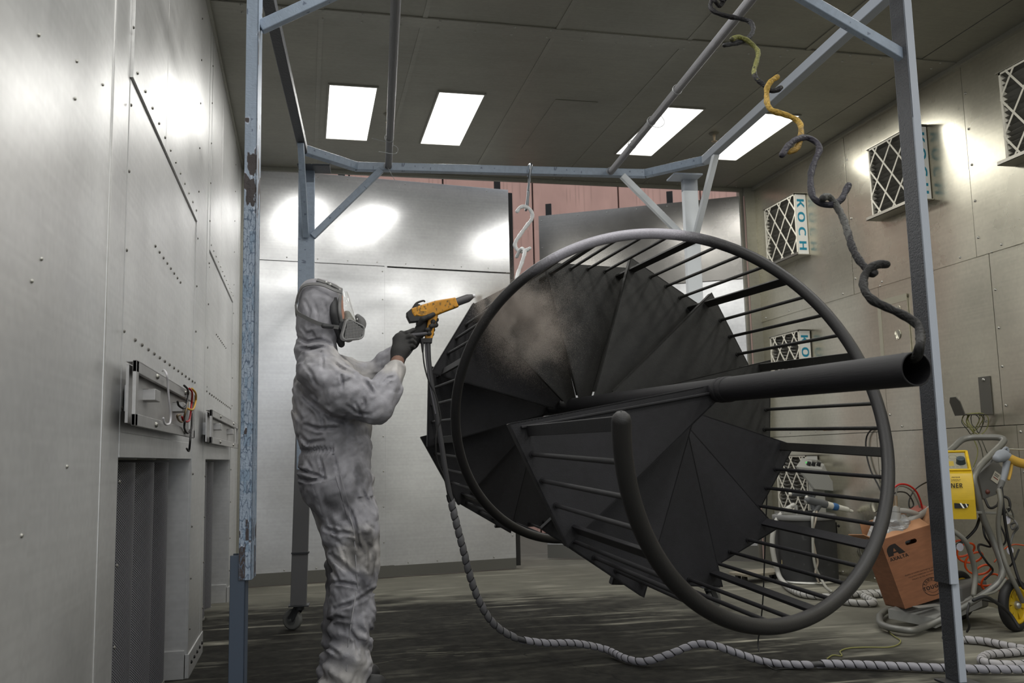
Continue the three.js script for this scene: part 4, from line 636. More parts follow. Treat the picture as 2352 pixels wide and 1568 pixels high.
// --- gloves: each a palm with five separate fingers
{
  const glove = M({ color: rgb(0.028, 0.027, 0.027), roughness: 0.75, bumpMap: rep(tGrit, 10, 10), bumpScale: 0.001, vertexColors: false });
  const finger = (pts, r0, r1) => pts.slice(1).map((p, i) => cone(pts[i], p, lerp(r0, r1, i / (pts.length - 1)), lerp(r0, r1, (i + 1) / (pts.length - 1))));
  const make = (nm, parts, k, label) => {
    const all = blend(parts[0], 0.014), fs = parts.slice(1).map((l) => blend(l, 0.004));
    const f = (x, y, z) => { let d = all(x, y, z); for (const q of fs) d = smin(d, q(x, y, z), 0.0045); return d; };
    const b = new THREE.Box3(); for (const q of k) b.expandByPoint(q); b.expandByScalar(0.045);
    const g = surfaceNets(f, b.min, b.max, 0.0032), p = g.attributes.position, uv = new Float32Array(p.count * 2); for (let i = 0; i < p.count; i++) { uv[2 * i] = p.getX(i) + p.getZ(i); uv[2 * i + 1] = p.getY(i); } g.setAttribute('uv', new THREE.BufferAttribute(uv, 2));
    put(nm, g, glove, person, label);
  };
  // near hand: back of the hand to the camera, fingers closing on the hose stub
  const zn = 0.10, N = (x, y, d = 0) => J(x, y, zn + d);
  const palmN = [cone(N(912, 834, 0.03), N(917, 808, 0.02), 0.032, 0.036, 1.2), cone(N(917, 808, 0.02), N(920, 780, 0.005), 0.036, 0.034, 1.3), cone(N(930, 800, 0.01), N(936, 783, 0.0), 0.028, 0.026, 1.3)];
  make('glove', [palmN,
    finger([N(921, 768, 0), N(936, 764, 0.012), N(950, 757, 0.0)], 0.0125, 0.0095),
    finger([N(928, 776, 0.012), N(942, 772, 0.022), N(951, 776, 0.002), N(946, 782, -0.024)], 0.0125, 0.0095),
    finger([N(932, 786, 0.014), N(945, 782, 0.02), N(952, 787, 0.0), N(946, 792, -0.022)], 0.0120, 0.009),
    finger([N(934, 797, 0.012), N(944, 793, 0.016), N(950, 797, -0.002), N(944, 801, -0.02)], 0.0110, 0.0085),
    finger([N(908, 800, -0.01), N(908, 778, -0.03), N(922, 765, -0.035), N(938, 768, -0.03)], 0.014, 0.0105)], [N(905, 842, 0.04), N(956, 752, -0.04)], 'black work glove closing on the hose');
  // skin between cuff and glove
  put('wrist', rod(J(905, 856, 0.19), J(914, 826, 0.128), 0.030, 0.030, 16), M({ color: rgb(0.20, 0.11, 0.08), roughness: 0.7 }), person);
  // far hand: wrapped round the pistol grip
  const zf = -0.04, F = (x, y, d = 0) => J(x, y, zf + d);
  const palmF = [cone(F(925, 806, -0.08), F(946, 786, -0.03), 0.030, 0.030), cone(F(946, 786, -0.03), F(968, 756, -0.012), 0.032, 0.028, 1.1), cone(F(968, 756, -0.012), F(972, 738, -0.012), 0.026, 0.022, 1.1)];
  make('glove', [palmF,
    finger([F(972, 735, -0.03), F(996, 732, -0.034), F(1002, 734, -0.008), F(994, 739, 0.018)], 0.0125, 0.011),
    finger([F(970, 748, -0.03), F(994, 745, -0.036), F(1001, 746, -0.006), F(990, 749, 0.026)], 0.0125, 0.011),
    finger([F(968, 758, -0.03), F(988, 756, -0.036), F(994, 757, -0.004), F(981, 757, 0.030)], 0.0120, 0.0105),
    finger([F(966, 768, -0.028), F(985, 766, -0.032), F(992, 767, -0.004), F(984, 766, 0.026)], 0.0115, 0.010),
    finger([F(962, 744, 0.006), F(972, 732, 0.03), F(985, 727, 0.034), F(995, 722, 0.03)], 0.014, 0.011)], [F(915, 815, -0.11), F(1008, 715, 0.05)], 'black work glove wrapped round the gun grip');
  put('sleeve_cuff', tube([J(912, 815, -0.14), J(925, 806, -0.12), J(934, 798, -0.10)], (t) => 0.042 - 0.008 * t, 12, 16), M({ color: rgb(0.32, 0.32, 0.34), roughness: 0.9 }), person);
}

// ================================================================ SPRAY GUN AND ITS HOSE
const GZ = ZP - 0.035, GP = (x, y, d = 0) => onZ(x, y, GZ + d);
{
  const tY = tex(256, 256, (u, v) => { const n = fbm(u * 7, v * 7, 5, 7), s = fbm(u * 30, v * 18, 3, 0), k = 0.9 + 0.25 * (n - 0.5); const d = clamp(sstep(s, 0.60, 0.80) * 0.7 + sstep(n, 0.62, 0.8) * 0.5, 0, 0.85); return [lerp(0.85 * k, 0.25, d), lerp(0.59 * k, 0.20, d), lerp(0.09 * k, 0.10, d)]; });
  const yellow = M({ map: rep(tY, 4, 4), roughness: 0.5 }), blk = flat('#1d1c1d', 0.5), tip = M({ color: rgb(0.075, 0.072, 0.075), roughness: 0.55 });
  const gun = thing('spray_gun', 'scuffed yellow powder spray gun with black nozzle held in gloved hands', 'spray gun', null, GP(985, 780));
  const at2 = (list, dz0, th, bev, m, nm) => {                       // profile traced on the gun's own plane, given its real thickness
    const o = GP(985, 720), ps = list.map(([x, y]) => { const q = GP(x, y); return [q.x - o.x, q.y - o.y]; }); const a = THREE.ShapeUtils.area(ps.map(([x, y]) => new THREE.Vector2(x, y))); if (a < 0) ps.reverse();
    return put(nm, ext(ps, th, bev).translate(o.x, o.y, GZ + dz0 - th / 2), m, gun);
  };
  at2([[946, 712], [962, 706], [1000, 694], [1043, 687], [1049, 703], [1020, 714], [1000, 722], [975, 725], [952, 725], [948, 719]], 0, 0.030, 0.006, yellow, 'barrel_housing');
  const n1 = GP(1046, 695), n2 = GP(1076, 684), n3 = GP(1086, 680), n4 = GP(1091, 678.6);
  put('nozzle_sleeve', tube([n1, n1.clone().lerp(n2, 0.5), n2, n3], (t) => (t < 0.72 ? 0.0195 : lerp(0.0195, 0.010, (t - 0.72) / 0.28)), 20, 20, { flat: true }), tip, gun);
  put('nozzle_tip', [rod(n3, n4, 0.0075, 0.0075, 16), rod(n3.clone().lerp(n4, 0.45), n3.clone().lerp(n4, 0.7), 0.009, 0.009, 16)], flat('#e4e4ea', 0.4), gun);
  at2([[945, 712], [936, 720], [936, 727], [942, 739], [960, 737], [968, 726], [952, 725]], 0, 0.026, 0.006, blk, 'rear_cap');
  put('hanger_hook', tube([[946, 713], [951, 704], [957, 696], [966, 692], [974, 690.5], [975, 692]].map(([x, y]) => GP(x, y)), (t) => 0.0062 - 0.002 * t, 24, 8), blk, gun);
  at2([[957, 698], [951, 706], [966, 706], [964, 700]], 0, 0.012, 0.002, blk, 'hook_web');
  const gr = at2([[997, 722], [985, 735], [978, 778], [990, 779], [992, 772], [996, 745], [1003, 726]], 0, 0.018, 0.005, yellow, 'grip');
  put('trigger', tube([GP(1000, 724), GP(1003, 734), GP(1001, 745)], 0.005, 12, 8), blk, gr);
  at2([[967, 779], [991, 778], [990, 787], [967, 787]], 0, 0.026, 0.003, blk, 'grip_base');
  put('air_plug', tube([GP(970, 786, 0.01), GP(970.5, 797, 0.01), GP(971, 808, 0.01)], (t) => 0.0085 - 0.004 * t, 10, 10), blk, gun);
  put('hose_stub', tube([GP(978, 766, 0.03), GP(962, 768, 0.05), GP(944, 770, 0.07)], 0.0085, 16, 10), flat('#48474c', 0.6), gun);
  put('lettering', (() => { const o = GP(972, 714); return box(0.032, 0.008, 0.0006, o.x, o.y, GZ + 0.0212); })(), M({ map: canvasTex(128, 32, (g, w, h) => { g.fillStyle = '#cf9420'; g.fillRect(0, 0, w, h); g.fillStyle = '#1a1509'; g.font = 'bold 24px sans-serif'; g.fillText('WAGNER', 4, 25); }), roughness: 0.5 }), gun);

  // hose: plain from the gun to the knee, then wrapped in a spiral strip along the floor
  const fl = (x, y, h) => onY(x, y, h);
  const air = [[983, 788], [984, 820], [988, 860], [995, 905], [1004, 960], [1014, 1020], [1023, 1080], [1034, 1140], [1050, 1208], [1065, 1265], [1079, 1320], [1101, 1380], [1134, 1432], [1184, 1464], [1250, 1476], [1320, 1477], [1388, 1490]].map(([x, y], i) => onZ(x, y, lerp(GZ, -4.52, (i / 16) ** 1.4)));
  const down = [[1440, 1513], [1480, 1519]].map(([x, y]) => fl(x, y, 0.024)), z0 = down[1].z;
  const hump = [[1540, 1501, 0.06], [1600, 1479, 0.10], [1640, 1482, 0.10], [1700, 1502, 0.06]].map(([x, y, h]) => fl(x, y, h));
  const rest = [[1765, 1521], [1850, 1526], [1885, 1524], [1950, 1525], [2050, 1529], [2150, 1533], [2250, 1536], [2352, 1537], [2460, 1540]].map(([x, y]) => fl(x, y, 0.024));
  const path = new THREE.CatmullRomCurve3([...air, ...down, ...hump, ...rest], false, 'centripetal'), len = path.getLength();
  const hose = thing('spray_hose', 'grey spray hose wrapped in spiral strip running from the gun across the floor', 'hose', null, down[0].clone().setY(0));
  const core = put('core', tube(null, 0.0125, 420, 12, { curve: path }), M({ color: rgb(0.06, 0.06, 0.065), roughness: 0.5 }), hose);
  put('thin_cable', tube([GP(971, 806, 0.012), GP(975, 840, 0.02), GP(985, 875, 0.02), GP(1000, 905, 0.02), GP(1009, 940, 0.02), GP(1012, 965, 0.02), GP(1004, 985, 0.02), GP(1001, 1020, 0.02), GP(1005, 1060, 0.0), GP(1020, 1095, -0.02), onZ(1028, 1130, -4.26), onZ(1036, 1150, -4.27)], 0.0035, 90, 8), mat.rubber, hose);
  put('thin_cable', tube([GP(977, 787, 0.006), GP(979, 820, 0.01), GP(985, 870, 0.012), GP(1000, 950, 0.012)], 0.0042, 40, 8), flat('#55545a', 0.5), hose);
  const wrap = (t0, t1, R, pitch, cover) => {
    const N = floor((t1 - t0) * len / pitch), per = 14, P = [], I = [], C = 5, fr = path.computeFrenetFrames(1200), nrm = (t) => fr.normals[min(1200, max(0, Math.round(t * 1200)))], bin = (t) => fr.binormals[min(1200, max(0, Math.round(t * 1200)))];
    for (let k = 0; k <= N * per; k++) { const a = k / per * 2 * PI, s0 = t0 * len + k / per * pitch; for (let c = 0; c < C; c++) { const e = (c / (C - 1) - 0.5) * cover * pitch, t = clamp((s0 + e) / len, 0, 1), q = path.getPointAt(t), rr = R - (c === 0 || c === C - 1 ? 0.0022 : 0); q.addScaledVector(nrm(t), rr * cos(a)).addScaledVector(bin(t), rr * sin(a)); P.push(q.x, q.y, q.z); } }
    for (let k = 0; k < N * per; k++) for (let c = 0; c < C - 1; c++) { const a = k * C + c; I.push(a, a + 1, a + C, a + 1, a + C + 1, a + C); }
    const g = new THREE.BufferGeometry(); g.setAttribute('position', new THREE.Float32BufferAttribute(P, 3)); g.setIndex(I); g.computeVertexNormals(); return g;
  };
  const tAt = (px) => { let best = 0, bd = 1e9; for (let i = 0; i <= 600; i++) { const p = path.getPointAt(i / 600).project(camera), x = (p.x + 1) / 2 * 2352; if (i > 200 && abs(x - px) < bd) { bd = abs(x - px); best = i / 600; } } return best; };
  camera.updateProjectionMatrix();
  let tw = 0; for (let i = 0; i <= 600; i++) { const p = path.getPointAt(i / 600).project(camera); if ((1 - p.y) / 2 * 1568 > 1142) { tw = i / 600; break; } }
  const tg = tAt(1872), sp = M({ color: rgb(0.27, 0.267, 0.30), roughness: 0.5, side: THREE.DoubleSide, bumpMap: rep(tGrit, 1, 1), bumpScale: 0.0 });
  const darkSp = M({ color: rgb(0.13, 0.13, 0.14), roughness: 0.5, side: THREE.DoubleSide });
  const tm = tAt(1200);
  put('spiral_wrap', wrap(tw, tm, 0.018, 0.044, 0.86), darkSp, hose); put('spiral_wrap', wrap(tm, tg - 0.002, 0.018, 0.044, 0.86), sp, hose); put('spiral_wrap', wrap(tg + 0.006, 0.999, 0.019, 0.046, 0.88), sp, hose);
}
// ================================================================ PLEATED AIR FILTERS ON THE FILTER WALL
{
  const card = flat('#d6d2c4', 0.8), dirty = flat('#8d8a7d', 0.8), pleat = M({ color: rgb(0.19, 0.185, 0.165), roughness: 0.9, side: THREE.DoubleSide }), tray = galv(rgb(0.5, 0.48, 0.42), 0.6, 0.002);
  const tKoch = canvasTex(128, 512, (g, w, h) => { g.fillStyle = '#dcdcd8'; g.fillRect(0, 0, w, h); g.fillStyle = '#0f7f9b'; g.font = 'bold 138px sans-serif'; g.textAlign = 'center'; g.textBaseline = 'middle'; g.translate(w / 2, h / 2); g.rotate(PI / 2); ['K', 'O', 'C', 'H'].forEach((c, i) => { g.save(); g.translate(-184 + i * 123, 0); g.scale(1.0, 0.92); g.fillText(c, 0, 4); g.restore(); }); });
  const kmat = M({ map: tKoch, roughness: 0.7 });
  const spec = [[-7.165, 2.915, 0.53, 'in the upper wall corner next to the gate', 0], [-5.58, 2.945, 0.52, 'high on the filter wall behind the rack post', 0], [-4.235, 2.955, 0.55, 'high on the filter wall above the yellow machine', 0], [-7.215, 1.765, 0.49, 'at mid height below the corner filter', 1], [-7.225, 0.705, 0.50, 'low behind the control box and drum', 1]];
  for (const [zc, yc, s, where, wavy] of spec) {
    const t = thing('air_filter', 'pleated filter with white lattice ' + where, 'filter', 'pleated air filters', V(RIGHT, yc, zc)), d = 0.115, x0 = RIGHT - 0.012, x1 = RIGHT - d, a = s / 2;
    put('side_board', slab(x1, x0, yc - a, yc + a, zc + a - 0.004, zc + a), card, t); put('side_board', slab(x1, x0, yc - a, yc + a, zc - a, zc - a + 0.004), card, t);
    put('side_board', slab(x1, x0, yc + a - 0.004, yc + a, zc - a, zc + a), dirty, t); put('side_board', slab(x1, x0, yc - a, yc - a + 0.004, zc - a, zc + a), dirty, t);
    const lg = new THREE.PlaneGeometry(d - 0.02, s - 0.01).translate((x0 + x1) / 2, yc, zc + a + 0.0008); put('lettered_board', lg, kmat, t, 'white board with blue letters KOCH');
    // pleats
    const P = [], I = [], n = 16, m = 10; for (let i = 0; i <= n * 2; i++) for (let k = 0; k <= m; k++) { const z = zc - a + 0.006 + (s - 0.012) * k / m; P.push(x1 + 0.012 + (i % 2) * 0.035, yc - a + 0.006 + (s - 0.012) * clamp(i / (n * 2) + (wavy ? 0.018 * sin(k * 1.9 + i * 0.4) : 0.004 * sin(k + i)), 0, 1), z); } for (let i = 0; i < n * 2; i++) for (let k = 0; k < m; k++) { const q = i * (m + 1) + k; I.push(q, q + 1, q + m + 1, q + 1, q + m + 2, q + m + 1); }
    let g = new THREE.BufferGeometry(); g.setAttribute('position', new THREE.Float32BufferAttribute(P, 3)); g.setIndex(I); g = g.toNonIndexed(); g.computeVertexNormals(); put('pleated_media', g, pleat, t);
    // lattice of cardboard strips
    for (const sg of [1, -1]) for (let k = -2; k <= 2; k++) {
      const sl = 1.25, c = k * s * 0.42; let ends = []; for (const z of [-a, a]) { const y = sg * sl * z + c; if (abs(y) <= a) ends.push([z, y]); } for (const y of [-a, a]) { const z = sg * (y - c) / sl; if (abs(z) < a) ends.push([z, y]); }
      if (ends.length >= 2 && hypot(ends[0][0] - ends[1][0], ends[0][1] - ends[1][1]) > 0.06) put('lattice_strip', bar(V(x1 - (sg > 0 ? 0.0015 : 0.003), yc + ends[0][1], zc + ends[0][0]), V(x1 - (sg > 0 ? 0.0015 : 0.003), yc + ends[1][1], zc + ends[1][0]), 0.0025, 0.013, V(0, 0, 1), 0), card, t);
    }
    put('rim', [slab(x1 - 0.003, x1, yc - a, yc + a, zc - a, zc - a + 0.014), slab(x1 - 0.003, x1, yc - a, yc + a, zc + a - 0.014, zc + a), slab(x1 - 0.003, x1, yc + a - 0.012, yc + a, zc - a, zc + a), slab(x1 - 0.003, x1, yc - a, yc - a + 0.012, zc - a, zc + a)], card, t);
    put('holder_tray', [slab(x1 - 0.015, RIGHT - 0.01, yc - a - 0.006, yc - a - 0.002, zc - a - 0.06, zc + a + 0.02), slab(x1 - 0.015, x1 - 0.011, yc - a - 0.006, yc - a + 0.018, zc - a - 0.06, zc + a + 0.02)], tray, t);
    put('holder_top', slab(x1 - 0.01, RIGHT - 0.01, yc + a + 0.002, yc + a + 0.006, zc - a - 0.02, zc + a + 0.02), tray, t);
  }
}

// ================================================================ HOSE BRACKET WITH A COIL OF GREEN-YELLOW CABLE
{
  const c = onX(2266, 905, RIGHT), t = thing('hose_bracket', 'folded grey metal hose bracket on the filter wall with coiled cable', 'bracket', null, V(RIGHT, c.y, c.z)), m = flat('#5b5953', 0.6, 0.4);
  const y0 = onX(2266, 953, RIGHT).y, y1 = onX(2266, 864, RIGHT).y, zc = c.z;
  put('wall_plate', slab(RIGHT - 0.012, RIGHT - 0.004, y0 - 0.0, y1, zc - 0.05, zc + 0.05, 0.002), m, t);
  const f = onZ(2201, 945, zc);
  put('arm', bar(V(RIGHT - 0.01, y0 + 0.004, zc), V(f.x + 0.02, y0 + 0.004, zc), 0.10, 0.005, V(0, 1, 0), 0), m, t);
  put('lip', ext([[-0.045, 0], [0.045, 0], [0.045, 0.09], [0.025, 0.12], [-0.025, 0.12], [-0.045, 0.09]], 0.005, 0.001).rotateY(PI / 2).rotateZ(0.35).translate(f.x + 0.01, y0, zc), m, t);
  screw(t, V(RIGHT - 0.012, y1 - 0.02, zc), V(-1, 0, 0), 1.6);
  const co = thing('cable_coil', 'coil of thin yellow-green cable hanging on the hose bracket', 'cable', null, V(f.x + 0.1, y0, zc));
  const m1 = flat('#77773f', 0.6), m2 = flat('#45463a', 0.6), r = random(21);
  for (let k = 0; k < 6; k++) { const pts = [], cx = f.x + 0.08 + r() * 0.07, w = 0.035 + r() * 0.04, h = 0.05 + r() * 0.05; for (let i = 0; i < 14; i++) { const a = i / 14 * 2 * PI; pts.push(V(cx + w * sin(a) + (r() - 0.5) * 0.012, y0 + 0.012 - h + h * cos(a), zc + (k - 3) * 0.012 + 0.02 * sin(a * 2))); } put('loop', tube(pts, 0.0028, 70, 6, { closed: true }), k % 3 ? m1 : m2, co); }
  for (let k = 0; k < 3; k++) { const x = f.x + 0.08 + 0.03 * k; put('tail', tube([V(x, y0 - 0.12, zc), V(x + 0.02, y0 - 0.22, zc + 0.02), V(x - 0.05 + 0.06 * k, y0 - 0.36, zc + 0.03), V(x - 0.10 + 0.09 * k, y0 - 0.52, zc + 0.02)], 0.003, 30, 6), k ? m2 : m1, co); }
}

// ================================================================ YELLOW POWDER MACHINE ON WHEELS
const CZ = -4.52;
{
  const steel = M({ color: rgb(0.20, 0.20, 0.185), roughness: 0.42, metalness: 0.35 }), yel = M({ color: rgb(0.75, 0.50, 0.015), roughness: 0.42, map: tex(128, 128, (u, v) => { const k = 0.9 + 0.2 * (fbm(u * 8, v * 8, 4, 8) - 0.5); return [k, k, k]; }) }), dg = M({ color: rgb(0.11, 0.11, 0.105), roughness: 0.6 }), mg = M({ color: rgb(0.25, 0.25, 0.235), roughness: 0.55 });
  const b0 = onY(2230, 1425, 0), t = thing('powder_machine', 'yellow wheeled powder coating machine with tubular grey frame', 'machine', null, b0);
  const Q = (x, y, z = CZ) => onZ(x, y, z);
  // tubular frame: both side tubes joined by the front loop and the handle
  const fl = (x, y) => onY(x, y, 0.036);
  const nearTube = [fl(2020, 1414), fl(2024, 1432), fl(2045, 1441), fl(2090, 1447), fl(2128, 1437), Q(2200, 1400, -4.50), Q(2270, 1357, -4.44), Q(2295, 1335, -4.43), Q(2303, 1312, -4.44), Q(2296, 1280, -4.46), Q(2278, 1235, -4.49), Q(2257, 1185, -4.50), Q(2243, 1130, -4.49), Q(2236, 1100, -4.49), Q(2245, 1078, -4.52), Q(2275, 1045, -4.62), Q(2300, 1020, -4.68), Q(2306, 1010, -4.70), Q(2296, 1005, -4.73), Q(2260, 1004, -4.80), Q(2228, 1005, -4.86), Q(2212, 1009, -4.87), Q(2190, 1027, -4.83), Q(2165, 1050, -4.78), Q(2152, 1080, -4.74), Q(2152, 1180, -4.74), Q(2170, 1260, -4.76), Q(2180, 1330, -4.80), Q(2150, 1372, -4.9), fl(2085, 1392), fl(2040, 1400), fl(2020, 1414)];
  put('tube_frame', tube(nearTube, 0.0185, 320, 14), steel, t);
  put('cross_tube', tube([Q(2176, 1153), Q(2190, 1142), Q(2210, 1138), Q(2228, 1144), Q(2238, 1160), Q(2240, 1172)], 0.016, 40, 12), steel, t);
  put('clamp_plate', (() => { const a = Q(2236, 1176, CZ + 0.03), b = Q(2318, 1180, CZ - 0.1); return bar(a, b, 0.05, 0.014, V(0, 1, 0), 0.003).translate(0, 0, 0); })(), mg, t);
  // housing: side profile swept across
  { const L = Q(2146, 1187), away = V(0.57, 0, -0.822), across = V(0.822, 0, 0.57), along = (px) => { const d = ray(px, 1130), k = d.x / -d.z; return (k * -L.z - L.x) / (across.x + k * across.z); }, zf = CZ, yb = Q(2200, 1187).y, yt = Q(2200, 1088).y, ytop = Q(2225, 1036, zf - 0.20).y;
    const w = along(2236), prof = new THREE.Shape(); prof.moveTo(0.01, yb); prof.lineTo(0.0, yb + 0.10); prof.quadraticCurveTo(0.0, yt - 0.06, 0.035, yt); prof.lineTo(0.23, ytop); prof.lineTo(0.26, ytop - 0.01); prof.lineTo(0.26, yb); prof.closePath();
    const g = new THREE.ExtrudeGeometry(prof, { depth: w, bevelEnabled: true, bevelSize: 0.006, bevelThickness: 0.006, bevelSegments: 2, curveSegments: 12 });
    // profile x runs away from the viewer, extrusion runs across
    g.applyMatrix4(new THREE.Matrix4().makeBasis(away, V(0, 1, 0), across).setPosition(L.x, 0, zf)); uvm(g);
    const body = put('housing', uvm(g, 2), yel, t, 'bright yellow moulded housing');
    const mm = new THREE.Matrix4().makeBasis(away, V(0, 1, 0), across).setPosition(L.x, 0, zf);
    const slope = Math.atan2(ytop - yt, 0.195), pan = (geo) => geo.applyMatrix4(new THREE.Matrix4().makeRotationZ(slope)).applyMatrix4(new THREE.Matrix4().makeTranslation(0.132, (yt + ytop) / 2 + 0.007, w / 2)).applyMatrix4(mm);
    const tPanel = canvasTex(256, 256, (c, W, H) => { c.fillStyle = '#8f8c79'; c.fillRect(0, 0, W, H); c.fillStyle = '#a8923c'; c.fillRect(90, 130, 60, 80); c.fillStyle = '#6f6c60'; for (const [x, y] of [[50, 40], [50, 90], [50, 140], [50, 190], [190, 60], [200, 200]]) { c.beginPath(); c.arc(x, y, 9, 0, 7); c.fill(); } c.strokeStyle = '#55524a'; c.lineWidth = 4; c.beginPath(); c.arc(150, 60, 34, 0, 7); c.stroke(); c.fillStyle = '#ff5a48'; c.beginPath(); c.arc(205, 120, 7, 0, 7); c.fill(); c.fillStyle = '#3b3a36'; for (let i = 0; i < 6; i++) c.fillRect(30 + i * 34, 225, 20, 5); });
    put('control_panel', uvm(pan(new THREE.BoxGeometry(0.17, 0.006, w - 0.03))), mg, body);
    const pl = new THREE.PlaneGeometry(w - 0.05, 0.155).rotateX(-PI / 2).rotateY(-PI / 2).translate(0, 0.0036, 0.01); put('panel_print', pan(pl), M({ map: tPanel, roughness: 0.4 }), body);
    put('knob', pan(lathe([[0.0001, 0.034], [0.02, 0.034], [0.023, 0.028], [0.024, 0.004], [0.026, 0]], 20).translate(-0.02, 0.003, 0.06)), flat('#2c3b40', 0.5), body);
    put('panel_rim', [pan(new THREE.BoxGeometry(0.012, 0.014, w)).translate(0, 0, 0), pan(new THREE.BoxGeometry(0.2, 0.014, 0.012).translate(0, 0.002, w / 2 - 0.004)), pan(new THREE.BoxGeometry(0.012, 0.016, w - 0.01).translate(0.095, 0.002, 0)), pan(new THREE.BoxGeometry(0.012, 0.016, w - 0.01).translate(-0.095, 0.002, 0))].slice(1), yel, body);
    // lettering on the front
    const tWord = canvasTex(512, 256, (c, W, H) => { c.fillStyle = '#e0b80e'; c.clearRect(0, 0, W, H); c.fillStyle = '#17150b'; c.textAlign = 'right'; c.font = 'bold 118px sans-serif'; c.fillText('WAGNER', W - 4, 238); c.font = '56px sans-serif'; c.save(); c.translate(W - 40, 118); c.transform(1, 0, -0.2, 1, 0, 0); c.fillText('SPRINT', 0, 0); c.restore(); for (let i = 0; i < 6; i++) { c.save(); c.translate(W - 60 - i * 27, 30); c.transform(1, 0, -0.3, 1, 0, 0); c.fillRect(0, 0, 14, 22); c.restore(); } });
    const dec = (tx, px0, px1, py0, py1, nm, l) => { const y0 = Q(px0, py1).y, y1 = Q(px0, py0).y, s0 = along(px0), s1 = along(px1); const g2 = new THREE.PlaneGeometry(s1 - s0, y1 - y0).rotateY(-PI / 2).translate(-0.0085, (y0 + y1) / 2, (s0 + s1) / 2); put(nm, g2.applyMatrix4(mm), M({ map: tx, transparent: true, roughness: 0.45 }), body, l); };
    dec(tWord, 2151, 2213, 1091, 1122, 'lettering', 'black lettering WAGNER SPRINT');
    dec(canvasTex(256, 96, (c, W, H) => { c.clearRect(0, 0, W, H); c.fillStyle = '#141310'; c.beginPath(); c.moveTo(10, 0); c.lineTo(246, 20); c.quadraticCurveTo(250, 60, 200, 92); c.lineTo(10, 96); c.fill(); c.fillStyle = '#f2f0e4'; c.beginPath(); c.moveTo(96, 0); c.lineTo(126, 0); c.lineTo(176, 96); c.lineTo(146, 96); c.fill(); c.beginPath(); c.moveTo(190, 10); c.lineTo(206, 12); c.lineTo(226, 70); c.lineTo(212, 82); c.fill(); }), 2188, 2224, 1153, 1165, 'emblem');
    const poly = [[2247, 1090], [2286, 1056], [2313, 1087], [2288, 1134], [2259, 1145]].map(([x, y]) => Q(x, y, -4.60)), oo = poly[0], pp = poly.map((q) => [q.x - oo.x, q.y - oo.y]).reverse();
    put('side_plate', uvm(ext(pp, 0.10, 0.003).translate(oo.x, oo.y, -4.70)), dg, t);
    const tl = Q(2288, 1096, -4.594); put('tag_label', new THREE.PlaneGeometry(0.05, 0.06).rotateZ(-0.6).translate(tl.x, tl.y, tl.z), M({ map: canvasTex(64, 64, (c) => { c.fillStyle = '#b9b6aa'; c.fillRect(0, 0, 64, 64); c.fillStyle = '#7a3a30'; c.fillRect(10, 36, 44, 6); c.fillStyle = '#555'; c.fillRect(10, 12, 40, 5); c.fillRect(10, 22, 36, 5); }), side: THREE.DoubleSide }), t);
    const il = Q(2268, 1129, -4.596); put('indicator', lathe([[0.0001, 0.012], [0.01, 0.01], [0.014, 0]], 12).rotateX(PI / 2).translate(il.x, il.y, il.z), flat('#6b3a31', 0.4), t);
  }
  // tray and vibrating table under the box
  const tr = [Q(2040, 1403, -4.72), Q(2148, 1425, -4.52), Q(2255, 1375, -4.55), Q(2150, 1362, -4.85)];
  { const P = [], I = []; const up = V(0, 0.012, 0); const lo = V(0, -0.04, 0); for (const p of tr) { const a = p.clone().add(up); P.push(a.x, a.y, a.z); } for (const p of tr) { const a = p.clone().add(lo); P.push(a.x, a.y, a.z); } I.push(0, 1, 2, 0, 2, 3, 4, 6, 5, 4, 7, 6); for (let k = 0; k < 4; k++) { const n = (k + 1) % 4; I.push(k, 4 + k, n, n, 4 + k, 4 + n); } let g = new THREE.BufferGeometry(); g.setAttribute('position', new THREE.Float32BufferAttribute(P, 3)); g.setIndex(I); g = g.toNonIndexed(); g.computeVertexNormals(); put('tray', g, mg, t); }
  put('tray_lip', bar(Q(2102, 1394, -4.56), Q(2155, 1388, -4.56), 0.05, 0.004, V(0, 1, 0), 0), mg, t);
  put('motor_case', (() => { const a = onY(2225, 1440, 0.0), g = box(0.36, 0.16, 0.22, 0, 0, 0, 0.02); return place(g, V(a.x + 0.06, 0.15, a.z - 0.16), 0, 0.5, 0); })(), dg, t);
  // wheels
  for (const [px, py, z] of [[2332, 1395, -4.40], [2205, 1380, -4.80]]) {
    const c = Q(px, py, z); c.y = 0.14; const dir = V(0.35, 0, 0.94).normalize(), side = V(0, 1, 0).cross(dir).normalize(), mw = new THREE.Matrix4().makeBasis(side, dir, side.clone().cross(dir)).setPosition(c);
    const wh = put('wheel', lathe([[0.100, -0.022], [0.128, -0.024], [0.138, -0.012], [0.14, 0], [0.138, 0.012], [0.128, 0.024], [0.100, 0.022], [0.096, 0], [0.100, -0.022]], 40).applyMatrix4(mw), mat.rubber, t);
    put('wheel_rim', lathe([[0.084, -0.018], [0.101, -0.02], [0.103, 0], [0.101, 0.02], [0.084, 0.018], [0.084, -0.018]], 36).applyMatrix4(mw), yel, wh);
    for (let k = 0; k < 7; k++) { const a = k / 7 * 2 * PI, g = ext([[0.015, -0.010], [0.088, -0.026], [0.088, 0.026], [0.015, 0.010]], 0.01, 0.002).rotateX(-PI / 2).rotateY(a).translate(0, -0.005, 0); put('spoke', uvm(g).applyMatrix4(mw), yel, wh); }
    put('hub', lathe([[0.0001, 0.03], [0.014, 0.028], [0.022, 0.018], [0.024, -0.02], [0.0001, -0.02]], 20).applyMatrix4(mw), mat.zinc, wh);
  }
  put('axle', rod(V(Q(2332, 1395, -4.40).x, 0.14, -4.40), V(Q(2205, 1380, -4.80).x, 0.14, -4.80), 0.012), dg, t);
